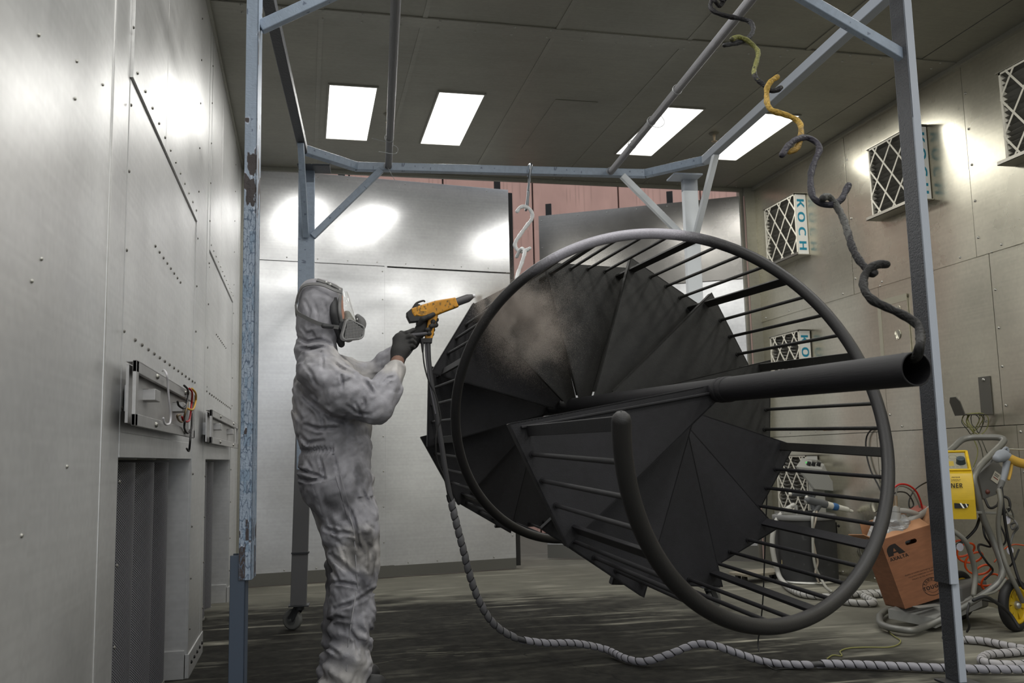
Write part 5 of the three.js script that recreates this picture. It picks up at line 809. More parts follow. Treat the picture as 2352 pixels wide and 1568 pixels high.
  // holstered second gun
  const g2 = thing('spray_gun', 'yellow and grey spray gun holstered on the wheeled powder machine', 'spray gun', null, Q(2300, 1100, -4.45)), A = (x, y, d = 0) => Q(x, y, -4.45 + d), gy = M({ color: rgb(0.24, 0.26, 0.29), roughness: 0.5 }), yo = M({ color: rgb(0.55, 0.33, 0.05), roughness: 0.55 });
  put('head', tube([A(2291, 1052), A(2303, 1046), A(2313, 1048)], (q) => 0.026 + 0.010 * sin(PI * q), 14, 16), gy, g2);
  put('barrel', tube([A(2313, 1050), A(2335, 1060), A(2352, 1065), A(2372, 1068)], 0.026, 20, 16), yo, g2);
  put('hanger', tube([A(2300, 1040), A(2306, 1031), A(2312, 1028), A(2316, 1036)], 0.008, 14, 8), gy, g2);
  put('pin', tube([A(2315, 1031), A(2340, 1032), A(2351, 1032)], 0.004, 10, 8), mat.zinc, g2);
  put('grip', tube([A(2313, 1058), A(2308, 1085), A(2302, 1108)], (q) => 0.02 - 0.006 * q, 14, 12), gy, g2);
  put('grip_guard', tube([A(2324, 1066), A(2321, 1085), A(2317, 1100)], 0.008, 12, 8), yo, g2);
  put('connector', tube([A(2302, 1106), A(2296, 1122), A(2294, 1128)], 0.016, 10, 12), dg, g2);
  // cables around the machine
  const cab = thing('machine_cables', 'grey and black cables draped around the yellow machine', 'cable', null, onY(2290, 1440, 0)), gh = flat('#6b6a63', 0.5), C = (l, z, r, m) => put('cable', tube(l.map(([x, y], i) => Q(x, y, z + 0.02 * sin(i * 1.7))), r, l.length * 10, 8), m, cab);
  C([[2295, 1126], [2298, 1150], [2293, 1200], [2298, 1250], [2312, 1300], [2335, 1350], [2348, 1380]], -4.36, 0.013, gh);
  C([[2300, 1120], [2304, 1160], [2312, 1220], [2325, 1280], [2340, 1330], [2350, 1350]], -4.36, 0.008, mat.rubber);
  C([[2262, 1146], [2272, 1165], [2290, 1160], [2302, 1140], [2316, 1145], [2318, 1170], [2300, 1180]], -4.42, 0.007, mat.rubber);
  C([[2250, 1190], [2240, 1215], [2215, 1240], [2190, 1255], [2160, 1262]], -4.56, 0.008, mat.rubber);
  C([[2256, 1192], [2262, 1230], [2275, 1255], [2250, 1250], [2248, 1262], [2266, 1290], [2280, 1310], [2262, 1330]], -4.52, 0.006, mat.rubber);
  C([[2290, 1190], [2310, 1240], [2300, 1260], [2318, 1300], [2330, 1285], [2340, 1262]], -4.44, 0.005, mat.rubber);
  C([[2185, 1215], [2215, 1240], [2232, 1280], [2240, 1320], [2236, 1365]], -4.38, 0.014, gh);
  C([[2236, 1378], [2260, 1370], [2290, 1385], [2320, 1410], [2340, 1440]], -4.26, 0.009, mat.rubber);
  C([[2238, 1372], [2262, 1366], [2290, 1355], [2310, 1330]], -4.30, 0.007, gh);
  C([[2226, 1385], [2222, 1410], [2226, 1440], [2221, 1450]], -4.24, 0.006, mat.rubber);
  C([[2310, 1172], [2316, 1165], [2325, 1175], [2328, 1190], [2318, 1185], [2312, 1172]], -4.42, 0.005, gh);
  C([[2330, 1195], [2336, 1205], [2326, 1215], [2322, 1205], [2333, 1200], [2338, 1210], [2328, 1225], [2318, 1260]], -4.42, 0.006, dg);
  for (const [x, y] of [[2313, 1194], [2320, 1264], [2205, 1256]]) { const p = Q(x, y, -4.42); put('tag', new THREE.CylinderGeometry(0.022, 0.022, 0.002, 16).rotateX(PI / 2).translate(p.x, p.y, p.z), flat('#b9b8c4', 0.5), cab); }
  // orange coiled air hose
  const pts = []; const o0 = Q(2196, 1258, -4.62), o1 = Q(2290, 1338, -4.56); for (let i = 0; i <= 90; i++) { const s = i / 90, a = s * 2 * PI * 5.2, c = o0.clone().lerp(o1, s), r = 0.045; pts.push(V(c.x + cos(a) * r * 1.2, c.y + sin(a) * r + 0.03 * sin(s * 6), c.z + sin(a + 0.6) * 0.03)); }
  put('coiled_tube', tube(pts, 0.006, 360, 8), flat('#d2501c', 0.4), thing('air_hose', 'bright orange coiled air hose beside the carton', 'hose', null, o1.clone()));
  put('thin_tube', tube([Q(2284, 1290, -4.56), Q(2310, 1258, -4.6), Q(2330, 1250, -4.6), Q(2352, 1252, -4.56)], 0.004, 30, 6), flat('#b04a20', 0.5), scene.children[scene.children.length - 1]);
}

// ================================================================ CARTON WITH PLASTIC LINER ON THE TRAY
{
  const o = onZ(2078, 1398, -4.62), roll = 0.265, W = 0.305, H = 0.385, D = 0.26;
  const cm = M({ color: rgb(0.27, 0.112, 0.052), roughness: 0.85, map: tex(256, 256, (u, v) => { const k = 0.9 + 0.12 * (fbm(u * 6, v * 40, 3, 0) - 0.5) + 0.08 * (fbm(u * 5, v * 5, 3) - 0.5); return [k, k, k]; }) }), inner = M({ color: rgb(0.40, 0.205, 0.105), roughness: 0.85 });
  const m = new THREE.Matrix4().makeRotationFromEuler(new THREE.Euler(-0.08, -0.22, roll, 'YXZ')).setPosition(o);
  const t = thing('cardboard_box', 'open brown carton printed with black logo, tilted on the machine tray', 'box', null, o.clone());
  const T = 0.006, pc = (nm, g, mt, l) => put(nm, uvm(g, 3).applyMatrix4(m), mt, t, l);
  const hole = new THREE.Path(); hole.absellipse(0, 0, 0.001, 0.001, 0, 6.3);
  // front wall with a hand hole
  { const s = new THREE.Shape(); s.moveTo(0, 0); s.lineTo(W, 0); s.lineTo(W, H); s.lineTo(0, H); s.closePath(); const hx = 0.165, hy = H - 0.055, hl = 0.022, hr = 0.012, h = new THREE.Path(); h.moveTo(hx - hl, hy - hr); h.lineTo(hx + hl, hy - hr); h.absarc(hx + hl, hy, hr, -PI / 2, PI / 2); h.lineTo(hx - hl, hy + hr); h.absarc(hx - hl, hy, hr, PI / 2, PI * 1.5); s.holes.push(h); pc('front_wall', new THREE.ExtrudeGeometry(s, { depth: T, bevelEnabled: false }), cm); }
  pc('side_wall', slab(0, T, 0, H, -D, 0), cm); pc('side_wall', slab(W - T, W, 0, H, -D, 0), cm); pc('rear_wall', slab(0, W, 0, H, -D - T, -D), cm); pc('bottom', slab(0, W, 0, T, -D, 0), cm);
  pc('flap', box(W - 0.01, 0.10, 0.005, 0, 0.05, 0).applyMatrix4(new THREE.Matrix4().makeRotationX(-1.15)).translate(W / 2, H, 0), inner);
  pc('flap', box(0.005, 0.11, D - 0.02, 0, 0.055, 0).applyMatrix4(new THREE.Matrix4().makeRotationZ(-0.75)).translate(W, H, -D / 2), inner);
  pc('flap', box(0.005, 0.09, D - 0.02, 0, 0.045, 0).applyMatrix4(new THREE.Matrix4().makeRotationZ(0.9)).translate(0, H, -D / 2), inner);
  pc('flap', box(W - 0.02, 0.10, 0.005, 0, 0.05, 0).applyMatrix4(new THREE.Matrix4().makeRotationX(0.3)).translate(W / 2, H, -D), inner);
  const tp = canvasTex(704, 1024, (c, w, h) => {
    c.clearRect(0, 0, w, h); c.fillStyle = '#17100c'; const k = w / 0.275 / 1000;
    c.beginPath(); c.moveTo(30, 258); c.lineTo(30, 175); c.quadraticCurveTo(50, 100, 130, 96); c.lineTo(170, 96); c.lineTo(262, 258); c.lineTo(176, 258); c.lineTo(164, 226); c.lineTo(108, 226); c.lineTo(100, 258); c.closePath(); c.fill(); c.globalCompositeOperation = 'destination-out'; c.beginPath(); c.moveTo(134, 150); c.lineTo(156, 204); c.lineTo(112, 204); c.fill(); c.globalCompositeOperation = 'source-over';
    c.font = 'bold 70px sans-serif'; c.fillText('AXALTA', 30, 328); c.font = '18px sans-serif'; c.fillText('®', 300, 285);
    c.font = '30px sans-serif'; c.textAlign = 'center'; c.fillText('Axalta provides packaging containing', 392, 590); c.fillText('recycled materials to reduce our', 400, 632); c.fillText('impact on the environment.', 404, 674);
    c.lineWidth = 7; c.strokeStyle = '#17100c'; c.beginPath(); c.arc(440, 840, 128, 0, 7); c.stroke(); c.lineWidth = 4; c.beginPath(); c.arc(440, 840, 84, 0, 7); c.stroke();
    c.font = 'bold 40px sans-serif'; [...'POWDER'].forEach((ch, i) => { c.save(); c.translate(440, 840); c.rotate((i - 2.5) * 0.40); c.fillText(ch, 0, -92); c.restore(); });
    c.clearRect(316, 806, 248, 76); c.font = 'bold 76px sans-serif'; c.fillText('TOUGH', 440, 872); c.textAlign = 'left';
  });
  put('print', new THREE.PlaneGeometry(W - 0.004, H - 0.004).translate(W / 2, H / 2, T + 0.0012).applyMatrix4(m), M({ map: tp, transparent: true, roughness: 0.85 }), t, 'black print AXALTA and POWDER TOUGH on the carton front');
  // plastic liner, crumpled
  const film = MP({ color: rgb(0.45, 0.46, 0.46), transmission: 0.45, thickness: 0, roughness: 0.22, side: THREE.DoubleSide });
  const liner = thing('plastic_bag', 'crumpled translucent grey plastic liner inside the carton', 'bag', null, o.clone().add(V(0.1, 0.36, -0.1)));
  const g = new THREE.SphereGeometry(0.115, 40, 28), p = g.attributes.position; for (let i = 0; i < p.count; i++) { const x = p.getX(i), y = p.getY(i), z = p.getZ(i), n = fbm3(x * 14 + 3, y * 14, z * 14, 3), r = 1 + 0.55 * (abs(2 * n - 1) - 0.3); p.setXYZ(i, x * r * 1.05, y * r * 0.8, z * r * 0.95); } const gb = toCreasedNormals(g, 0.35).translate(W / 2, H + 0.01, -D / 2).applyMatrix4(m); put('film', gb, film, liner);
  const bagTop = V(W * 0.2, H + 0.03, -D * 0.4).applyMatrix4(m);
  put('film_fold', (() => { const g3 = new THREE.PlaneGeometry(0.16, 0.12, 14, 10), q = g3.attributes.position; for (let i = 0; i < q.count; i++) q.setZ(i, 0.05 * (fbm(q.getX(i) * 18 + 5, q.getY(i) * 18, 3) - 0.5)); g3.computeVertexNormals(); return g3.applyMatrix4(new THREE.Matrix4().makeRotationFromEuler(new THREE.Euler(-0.5, -0.3, 0.9)).setPosition(bagTop)); })(), film, liner);
  // suction lance with hoses standing in the powder
  const lance = thing('suction_lance', 'grey suction lance with fittings and hoses standing in the carton', 'lance', null, onZ(2050, 1230, -4.74)), gp = M({ color: rgb(0.30, 0.30, 0.29), roughness: 0.5 }), K = (x, y, z = -4.74) => onZ(x, y, z);
  put('stem', tube([K(2056, 1235), K(2054, 1205), K(2055, 1170)], 0.025, 16, 14), gp, lance); put('head', [rod(K(2055, 1196), K(2055, 1176), 0.034, 0.034, 18), rod(K(2055, 1174), K(2055, 1163), 0.028, 0.028, 18)], gp, lance);
  put('fitting', [rod(K(2057, 1163), K(2056, 1138), 0.012, 0.012, 12), rod(K(2050, 1163), K(2049, 1145), 0.01, 0.01, 12)], flat('#8c7d6a', 0.5, 0.3), lance);
  put('outlet_hose', tube([K(2064, 1172), K(2085, 1174), K(2110, 1182), K(2140, 1192)], 0.016, 30, 10), gp, lance); put('outlet_hose', tube([K(2068, 1205), K(2090, 1196), K(2115, 1182), K(2145, 1165)], 0.022, 30, 10), gp, lance);
  put('red_tube', tube([K(2050, 1142), K(2052, 1122), K(2066, 1112), K(2086, 1114), K(2104, 1128), K(2114, 1150), K(2118, 1166)], 0.0055, 60, 8), flat('#a5161c', 0.4), lance);
  put('grey_tube', tube([K(2057, 1138), K(2062, 1118), K(2074, 1116), K(2094, 1126), K(2106, 1146), K(2113, 1164)], 0.0055, 60, 8), flat('#6c6b66', 0.5), lance);
  put('black_tube', tube([K(2050, 1134), K(2064, 1129), K(2082, 1132), K(2094, 1146), K(2098, 1160), K(2090, 1166), K(2088, 1150), K(2100, 1126), K(2126, 1108), K(2150, 1102)], 0.0042, 80, 8), mat.rubber, lance);
  put('wrapper', box(0.10, 0.006, 0.05, 0, 0, 0).applyMatrix4(new THREE.Matrix4().makeRotationFromEuler(new THREE.Euler(0.4, 0.2, 0.25)).setPosition(K(2108, 1168, -4.76))), flat('#8a3a2c', 0.4), lance);
}
// ================================================================ DRUM, CONTROL BOX AND GUNS IN THE FAR CORNER
{
  const bz = onY(1876, 1338, 0), R = 0.228, c = V(bz.x, 0, bz.z - R * 0.55), topY = onZ(1876, 1178, c.z).y, dg = M({ color: rgb(0.055, 0.056, 0.058), roughness: 0.7, map: tex(256, 256, (u, v) => { const k = 0.8 + 0.5 * (fbm(u * 8, v * 8, 5, 8) - 0.5) + (vnoise(u * 60, v * 60, 60) > 0.93 ? 0.5 : 0); return [k, k, k]; }) });
  const t = thing('powder_drum', 'dark grey drum-shaped powder hopper with a lid and clamps', 'drum', null, c.clone());
  put('shell', lathe([[0.0001, 0.012], [R - 0.01, 0.012], [R, 0.02], [R, topY - 0.03], [R + 0.004, topY - 0.028]], 48).translate(c.x, 0, c.z), dg, t);
  put('lid', lathe([[R + 0.006, topY - 0.04], [R + 0.012, topY - 0.035], [R + 0.012, topY - 0.008], [R - 0.01, topY], [0.0001, topY + 0.004]], 48).translate(c.x, 0, c.z), M({ color: rgb(0.16, 0.16, 0.155), roughness: 0.5 }), t);
  put('base_ring', lathe([[R + 0.006, 0.001], [R + 0.012, 0.006], [R + 0.006, 0.02], [R - 0.01, 0.02]], 40).translate(c.x, 0, c.z), mat.zinc, t);
  const kx = c.x + R * 0.96, kz = c.z + R * 0.25; put('clamp', [slab(kx - 0.012, kx + 0.02, topY - 0.19, topY - 0.07, kz - 0.012, kz + 0.012, 0.004), ball(V(kx + 0.04, topY - 0.10, kz), 0.011), rod(V(kx, topY - 0.10, kz), V(kx + 0.04, topY - 0.10, kz), 0.005)], M({ color: rgb(0.02, 0.02, 0.02), roughness: 0.3, metalness: 0.6 }), t);
  put('lid_block', slab(c.x - 0.03, c.x + 0.03, topY, topY + 0.03, c.z + 0.09, c.z + 0.13, 0.004), mat.rubber, t);
  put('lid_valve', [slab(c.x - 0.20, c.x - 0.12, topY, topY + 0.05, c.z - 0.02, c.z + 0.05, 0.006), rod(V(c.x - 0.09, topY, c.z + 0.05), V(c.x - 0.09, topY + 0.07, c.z + 0.05), 0.014)], mat.zinc, t);
  // drum on a wheeled board: edge seen beside it
  const Z = c.z, q = (x, y, z = Z) => onZ(x, y, z);
  // control unit on a post behind the drum
  const cb = thing('control_box', 'grey wedge-shaped control box with black knobs on a post behind the drum', 'control box', null, V(q(1885, 1110).x, 0, Z - 0.32)), cg = M({ color: rgb(0.32, 0.32, 0.30), roughness: 0.5 }), pg = M({ color: rgb(0.42, 0.42, 0.38), roughness: 0.55 }), zb = Z - 0.24;
  const prof = [[1832, 1074], [1897, 1061], [1948, 1108], [1928, 1128]].map(([x, y]) => q(x, y, zb)), o = prof[0];
  // wedge: profile in the plane facing the camera, extruded away
  put('case', uvm(ext([[1828, 1072], [1886, 1078], [1928, 1128], [1868, 1122]].map(([x, y]) => { const p = q(x, y, zb); return [p.x - o.x, p.y - o.y]; }).reverse(), 0.02, 0.004).translate(o.x, o.y, zb)), cg, cb);
  { const A = q(1828, 1072, zb + 0.02), B = q(1886, 1078, zb + 0.02), C = q(1928, 1128, zb + 0.02), D = q(1868, 1122, zb + 0.02), e = V(0.18, 0.07, -0.20), P = [A, B, C, D, A.clone().add(e), B.clone().add(e), C.clone().add(e), D.clone().add(e)], I = [0, 3, 2, 0, 2, 1, 0, 1, 5, 0, 5, 4, 1, 2, 6, 1, 6, 5, 2, 3, 7, 2, 7, 6, 3, 0, 4, 3, 4, 7, 4, 5, 6, 4, 6, 7]; let g = new THREE.BufferGeometry(); g.setAttribute('position', new THREE.Float32BufferAttribute(P.flatMap((v) => v.toArray()), 3)); g.setIndex(I); g = g.toNonIndexed(); g.computeVertexNormals(); put('housing', g, cg, cb);
    const n = B.clone().sub(A).cross(e).normalize(); if (n.y < 0) n.negate(); const mid = (u, v) => A.clone().lerp(B, u).addScaledVector(e, v);
    for (const [u, v] of [[0.42, 0.30], [0.60, 0.32], [0.80, 0.36]]) put('knob', rod(mid(u, v), mid(u, v).addScaledVector(n, 0.03), 0.018, 0.015, 14), mat.rubber, cb);
    for (const [u, v] of [[0.55, 0.72], [0.75, 0.74], [0.95, 0.76]]) put('gauge', rod(mid(u, v), mid(u, v).addScaledVector(n, 0.006), 0.022, 0.022, 18), flat('#6f6f68', 0.4), cb);
    put('switch_lamp', rod(mid(0.30, 0.5), mid(0.30, 0.5).addScaledVector(n, 0.008), 0.012, 0.012, 12), M({ color: rgb(0.1, 0.5, 0.15), roughness: 0.4, emissive: rgb(0.12, 0.6, 0.15), emissiveIntensity: 0.4 }), cb, 'small green lamp');
    const h = B.clone().lerp(C, 0.35).addScaledVector(e, 0.5); put('latch', tube([h, h.clone().add(V(0.03, -0.01, 0.03)), h.clone().add(V(0.045, -0.05, 0.02)), h.clone().add(V(0.02, -0.06, 0))], 0.006, 14, 8), mat.rubber, cb);
  }
  put('post', (() => { const p = q(1876, 1100, zb - 0.05); return slab(p.x - 0.055, p.x + 0.055, 0.02, p.y, zb - 0.09, zb - 0.03, 0.004); })(), pg, cb);
  put('maker_plate', (() => { const p = q(1876, 1105, zb - 0.028); return new THREE.PlaneGeometry(0.09, 0.02).translate(p.x, p.y, zb - 0.0285); })(), M({ map: canvasTex(128, 32, (g) => { g.fillStyle = '#aaa99a'; g.fillRect(0, 0, 128, 32); g.fillStyle = '#6a6960'; g.font = 'bold 26px sans-serif'; g.fillText('WAGNER', 6, 25); }) }), cb);
  put('foot_plate', slab(q(1876, 1300, zb).x - 0.16, q(1876, 1300, zb).x + 0.16, 0.002, 0.022, zb - 0.2, zb + 0.04, 0.004), pg, cb);
  // white spray gun lying on the lid, second grip behind
  const zg = Z + 0.08, G = (x, y) => q(x, y, zg), wg = thing('spray_gun', 'grey and white spray gun with a blue band lying on the drum lid', 'spray gun', null, G(1890, 1165)), gy = M({ color: rgb(0.10, 0.105, 0.11), roughness: 0.5 }), wh = flat('#c9c7bd', 0.5);
  put('body', tube([G(1856, 1148), G(1875, 1153), G(1896, 1158)], 0.030, 18, 16), gy, wg); put('barrel', tube([G(1896, 1158), G(1920, 1164), G(1946, 1170)], (s) => 0.028 - 0.008 * s, 18, 16), wh, wg, 'white barrel');
  put('band', tube([G(1914.5, 1162.5), G(1920, 1164)], 0.0285, 6, 16), flat('#2f5f93', 0.5), wg); put('tip', tube([G(1946, 1170), G(1957, 1174)], 0.012, 8, 12), wh, wg); put('grip', tube([G(1882, 1158), G(1877, 1166), G(1872, 1173)], 0.024, 10, 12), gy, wg); put('chrome_end', tube([G(1853, 1142), G(1852, 1152)], 0.016, 6, 12), mat.zinc, wg);
  const g3 = thing('spray_gun', 'short dark grey spray gun grip resting behind the white-barrelled gun', 'spray gun', null, q(1845, 1135, Z - 0.1)); put('barrel', tube([q(1822, 1133, Z - 0.1), q(1845, 1133, Z - 0.1), q(1868, 1135, Z - 0.1)], 0.024, 16, 14), gy, g3); put('tip', tube([q(1815, 1134, Z - 0.1), q(1822, 1133, Z - 0.1)], 0.014, 8, 12), wh, g3); put('grip', tube([q(1866, 1136, Z - 0.1), q(1866, 1145, Z - 0.1), q(1868, 1166, Z - 0.1)], 0.022, 8, 12), gy, g3);
  // hoses of this station
  const ribbed = (name, label, pts, r, wrapFrom) => { const t2 = thing(name, label, 'hose', null, pts[pts.length - 1].clone().setY(0)); const cu = new THREE.CatmullRomCurve3(pts, false, 'centripetal'), len = cu.getLength(); put('core', tube(null, r * 0.72, pts.length * 14, 10, { curve: cu }), M({ color: rgb(0.09, 0.09, 0.088), roughness: 0.6 }), t2);
    const pitch = r * 2.4, N = floor(len * (1 - wrapFrom) / pitch), P = [], I = [], per = 12, C = 4, K = 800, fr = cu.computeFrenetFrames(K); for (let k = 0; k <= N * per; k++) { const a = k / per * 2 * PI, s0 = wrapFrom * len + k / per * pitch; for (let j = 0; j < C; j++) { const tt = clamp((s0 + (j / (C - 1) - 0.5) * 0.87 * pitch) / len, 0, 1), i2 = Math.round(tt * K), p = cu.getPointAt(tt), rr = r - (j === 0 || j === C - 1 ? r * 0.1 : 0); p.addScaledVector(fr.normals[i2], rr * cos(a)).addScaledVector(fr.binormals[i2], rr * sin(a)); P.push(p.x, p.y, p.z); } } for (let k = 0; k < N * per; k++) for (let j = 0; j < C - 1; j++) { const a = k * C + j; I.push(a, a + 1, a + C, a + 1, a + C + 1, a + C); } const g = new THREE.BufferGeometry(); g.setAttribute('position', new THREE.Float32BufferAttribute(P, 3)); g.setIndex(I); g.computeVertexNormals(); put('spiral_wrap', g, M({ color: rgb(0.42, 0.415, 0.40), roughness: 0.55, side: THREE.DoubleSide }), t2); return t2; };
  const fl = (x, y, h = 0.024) => onY(x, y, h);
  ribbed('wrapped_hose', 'pale spiral-wrapped hose curling on the floor past the drum', [fl(1803, 1342), fl(1818, 1354), fl(1850, 1366), fl(1900, 1370), fl(1950, 1366), fl(2000, 1361), fl(2050, 1361)], 0.022, 0);
  ribbed('wrapped_hose', 'pale spiral-wrapped hose doubling back in a loop by the carton', [fl(2040, 1362), fl(2020, 1364), fl(1985, 1368), fl(1998, 1376), fl(2008, 1381), fl(2004, 1385), fl(1980, 1385), fl(1945, 1382), fl(1920, 1378)], 0.022, 0);
  const wv = thing('white_hose', 'white hose hanging from the drum lid to the floor', 'hose', null, fl(1800, 1338).setY(0)); put('hose', tube([q(1822, 1160), q(1800, 1175), q(1784, 1195), q(1776, 1222), q(1774, 1255), q(1780, 1290), q(1788, 1318), fl(1802, 1340, 0.03)], 0.019, 70, 12), flat('#b7b6b0', 0.5), wv); put('thin_line', tube([q(1818, 1162, Z + 0.02), q(1806, 1215, Z + 0.02), q(1812, 1290, Z + 0.02), fl(1808, 1330, 0.01)], 0.006, 40, 8), flat('#9b9a92', 0.5), wv); put('thin_line', tube([q(1800, 1215, Z + 0.02), q(1797, 1270, Z + 0.02), q(1796, 1300, Z + 0.02), fl(1804, 1318, 0.01)], 0.004, 40, 8), flat('#a99b70', 0.5), wv);
  const gc = thing('gun_leads', 'pale twin leads hanging in front of the drum', 'cable', null, fl(1900, 1352).setY(0)), zz = c.z + R + 0.03; put('lead', tube([G(1872, 1172), q(1866, 1190, zz), q(1867, 1230, zz), q(1868, 1270, zz), q(1874, 1305, zz), q(1884, 1325, zz), fl(1896, 1346, 0.012), fl(1910, 1358, 0.012)], 0.010, 70, 8), flat('#a5a49c', 0.5), gc); put('lead', tube([G(1876, 1172), q(1873, 1195, zz), q(1866, 1225, zz), q(1872, 1265, zz), q(1878, 1290, zz), q(1873, 1315, zz), q(1880, 1336, zz)], 0.008, 70, 8), flat('#a39a8d', 0.5), gc);
  const br = thing('roller_board', 'pale low wheeled board on the floor beside the drum', 'dolly', null, fl(1760, 1325)); { const a = fl(1752, 1316, 0.06), g = place(box(0.42, 0.02, 0.22, 0, 0, 0, 0.004), V(a.x - 0.02, 0.065, a.z - 0.02), 0, 0.25, 0); put('board', g, flat('#8f8878', 0.8), br); for (const [dx, dz] of [[-0.18, 0.05], [0.12, 0.0], [-0.16, -0.1], [0.14, -0.12]]) put('castor', rod(V(a.x + dx - 0.012, 0.028, a.z + dz), V(a.x + dx + 0.012, 0.028, a.z + dz), 0.028, 0.028, 14), mat.rubber, br); }
}
// wires hanging beside the far corner and the filter wall
{
  const m = mat.rubber, w1 = thing('hanging_cable', 'thin black cable hanging down the filter wall', 'cable', null, onX(2020, 1130, RIGHT - 0.02)); put('cable', tube([[2012, 985], [2000, 988], [1990, 1005], [1990, 1040], [2000, 1080], [2015, 1110], [2030, 1140]].map(([x, y]) => onX(x, y, RIGHT - 0.02)), 0.006, 60, 8), m, w1);
  const plug = thing('hanging_plug', 'small red and yellow plug hanging on the filter wall', 'plug', null, onX(1905, 986, RIGHT - 0.02)); put('body', tube([onX(1893, 987, RIGHT - 0.02), onX(1902, 986, RIGHT - 0.02), onX(1911, 985, RIGHT - 0.02)], 0.008, 8, 10), flat('#c08a4a', 0.5), plug); put('collar', tube([onX(1903, 986, RIGHT - 0.02), onX(1908, 985.5, RIGHT - 0.02)], 0.0095, 6, 10), flat('#a02a20', 0.5), plug);
  const z = -4.36, w2 = thing('earth_lead', 'thin black earthing wire dangling from the staircase to the floor hose', 'wire', null, onY(1756, 1522, 0)); put('wire', tube([onZ(1763, 1092, -4.2), onZ(1760, 1180, -4.24), onZ(1757, 1260, -4.28), onZ(1752, 1380, -4.34), onZ(1746, 1440, -4.38), onZ(1741, 1480, -4.4), onZ(1748, 1505, -4.34), onY(1772, 1534, 0.05), onY(1785, 1537, 0.012), onY(1800, 1535, 0.006), onY(1850, 1534, 0.006), onY(1872, 1526, 0.010)], 0.0036, 120, 8), m, w2);
  const w3 = thing('earth_wire', 'loose yellow-green earth wire lying on the floor', 'wire', null, onY(2000, 1490, 0)), gy = flat('#7d7c45', 0.6); put('wire', tube([[2036, 1438], [2030, 1428], [2028, 1440], [2042, 1446], [2040, 1434], [2044, 1452], [2056, 1462], [2068, 1470], [2062, 1480], [2040, 1486], [1990, 1486], [1950, 1488], [1930, 1495], [1932, 1506], [1915, 1504], [1900, 1512]].map(([x, y]) => onY(x, y, 0.006)), 0.0035, 160, 6), gy, w3); put('lug', rod(onY(2042, 1448, 0.01), onY(2038, 1432, 0.05), 0.006, 0.004, 8), mat.dark, w3);
  const fl = (x, y) => onY(x, y, 0.022);
  const mk = (label, pts) => { const t = thing('wrapped_hose', label, 'hose', null, pts[1].clone().setY(0)), cu = new THREE.CatmullRomCurve3(pts, false, 'centripetal'), len = cu.getLength(), r = 0.020, pitch = 0.046, K = 600, fr = cu.computeFrenetFrames(K); put('core', tube(null, r * 0.75, 160, 10, { curve: cu }), M({ color: rgb(0.09, 0.09, 0.088), roughness: 0.6 }), t); const P = [], I = [], per = 12, C = 4, N = floor(len / pitch); for (let k = 0; k <= N * per; k++) { const a = k / per * 2 * PI; for (let j = 0; j < C; j++) { const tt = clamp((k / per * pitch + (j / (C - 1) - 0.5) * 0.87 * pitch) / len, 0, 1), i2 = Math.round(tt * K), p = cu.getPointAt(tt), rr = r - (j === 0 || j === C - 1 ? 0.002 : 0); p.addScaledVector(fr.normals[i2], rr * cos(a)).addScaledVector(fr.binormals[i2], rr * sin(a)); P.push(p.x, p.y, p.z); } } for (let k = 0; k < N * per; k++) for (let j = 0; j < C - 1; j++) { const a = k * C + j; I.push(a, a + 1, a + C, a + 1, a + C + 1, a + C); } const g = new THREE.BufferGeometry(); g.setAttribute('position', new THREE.Float32BufferAttribute(P, 3)); g.setIndex(I); g.computeVertexNormals(); put('spiral_wrap', g, M({ color: rgb(0.34, 0.33, 0.34), roughness: 0.55, side: THREE.DoubleSide }), t); };
  mk('spiral-wrapped hose passing behind the rack leg beside the carton', [fl(2170, 1464), fl(2215, 1468), fl(2260, 1472), fl(2310, 1482), fl(2360, 1491), fl(2410, 1497)]);
  mk('spiral-wrapped hose bent into a tight U on the floor', [fl(2400, 1489), fl(2352, 1495), fl(2310, 1499), fl(2275, 1502), fl(2257, 1509), fl(2256, 1518), fl(2280, 1524), fl(2320, 1526), fl(2370, 1524)]);
}

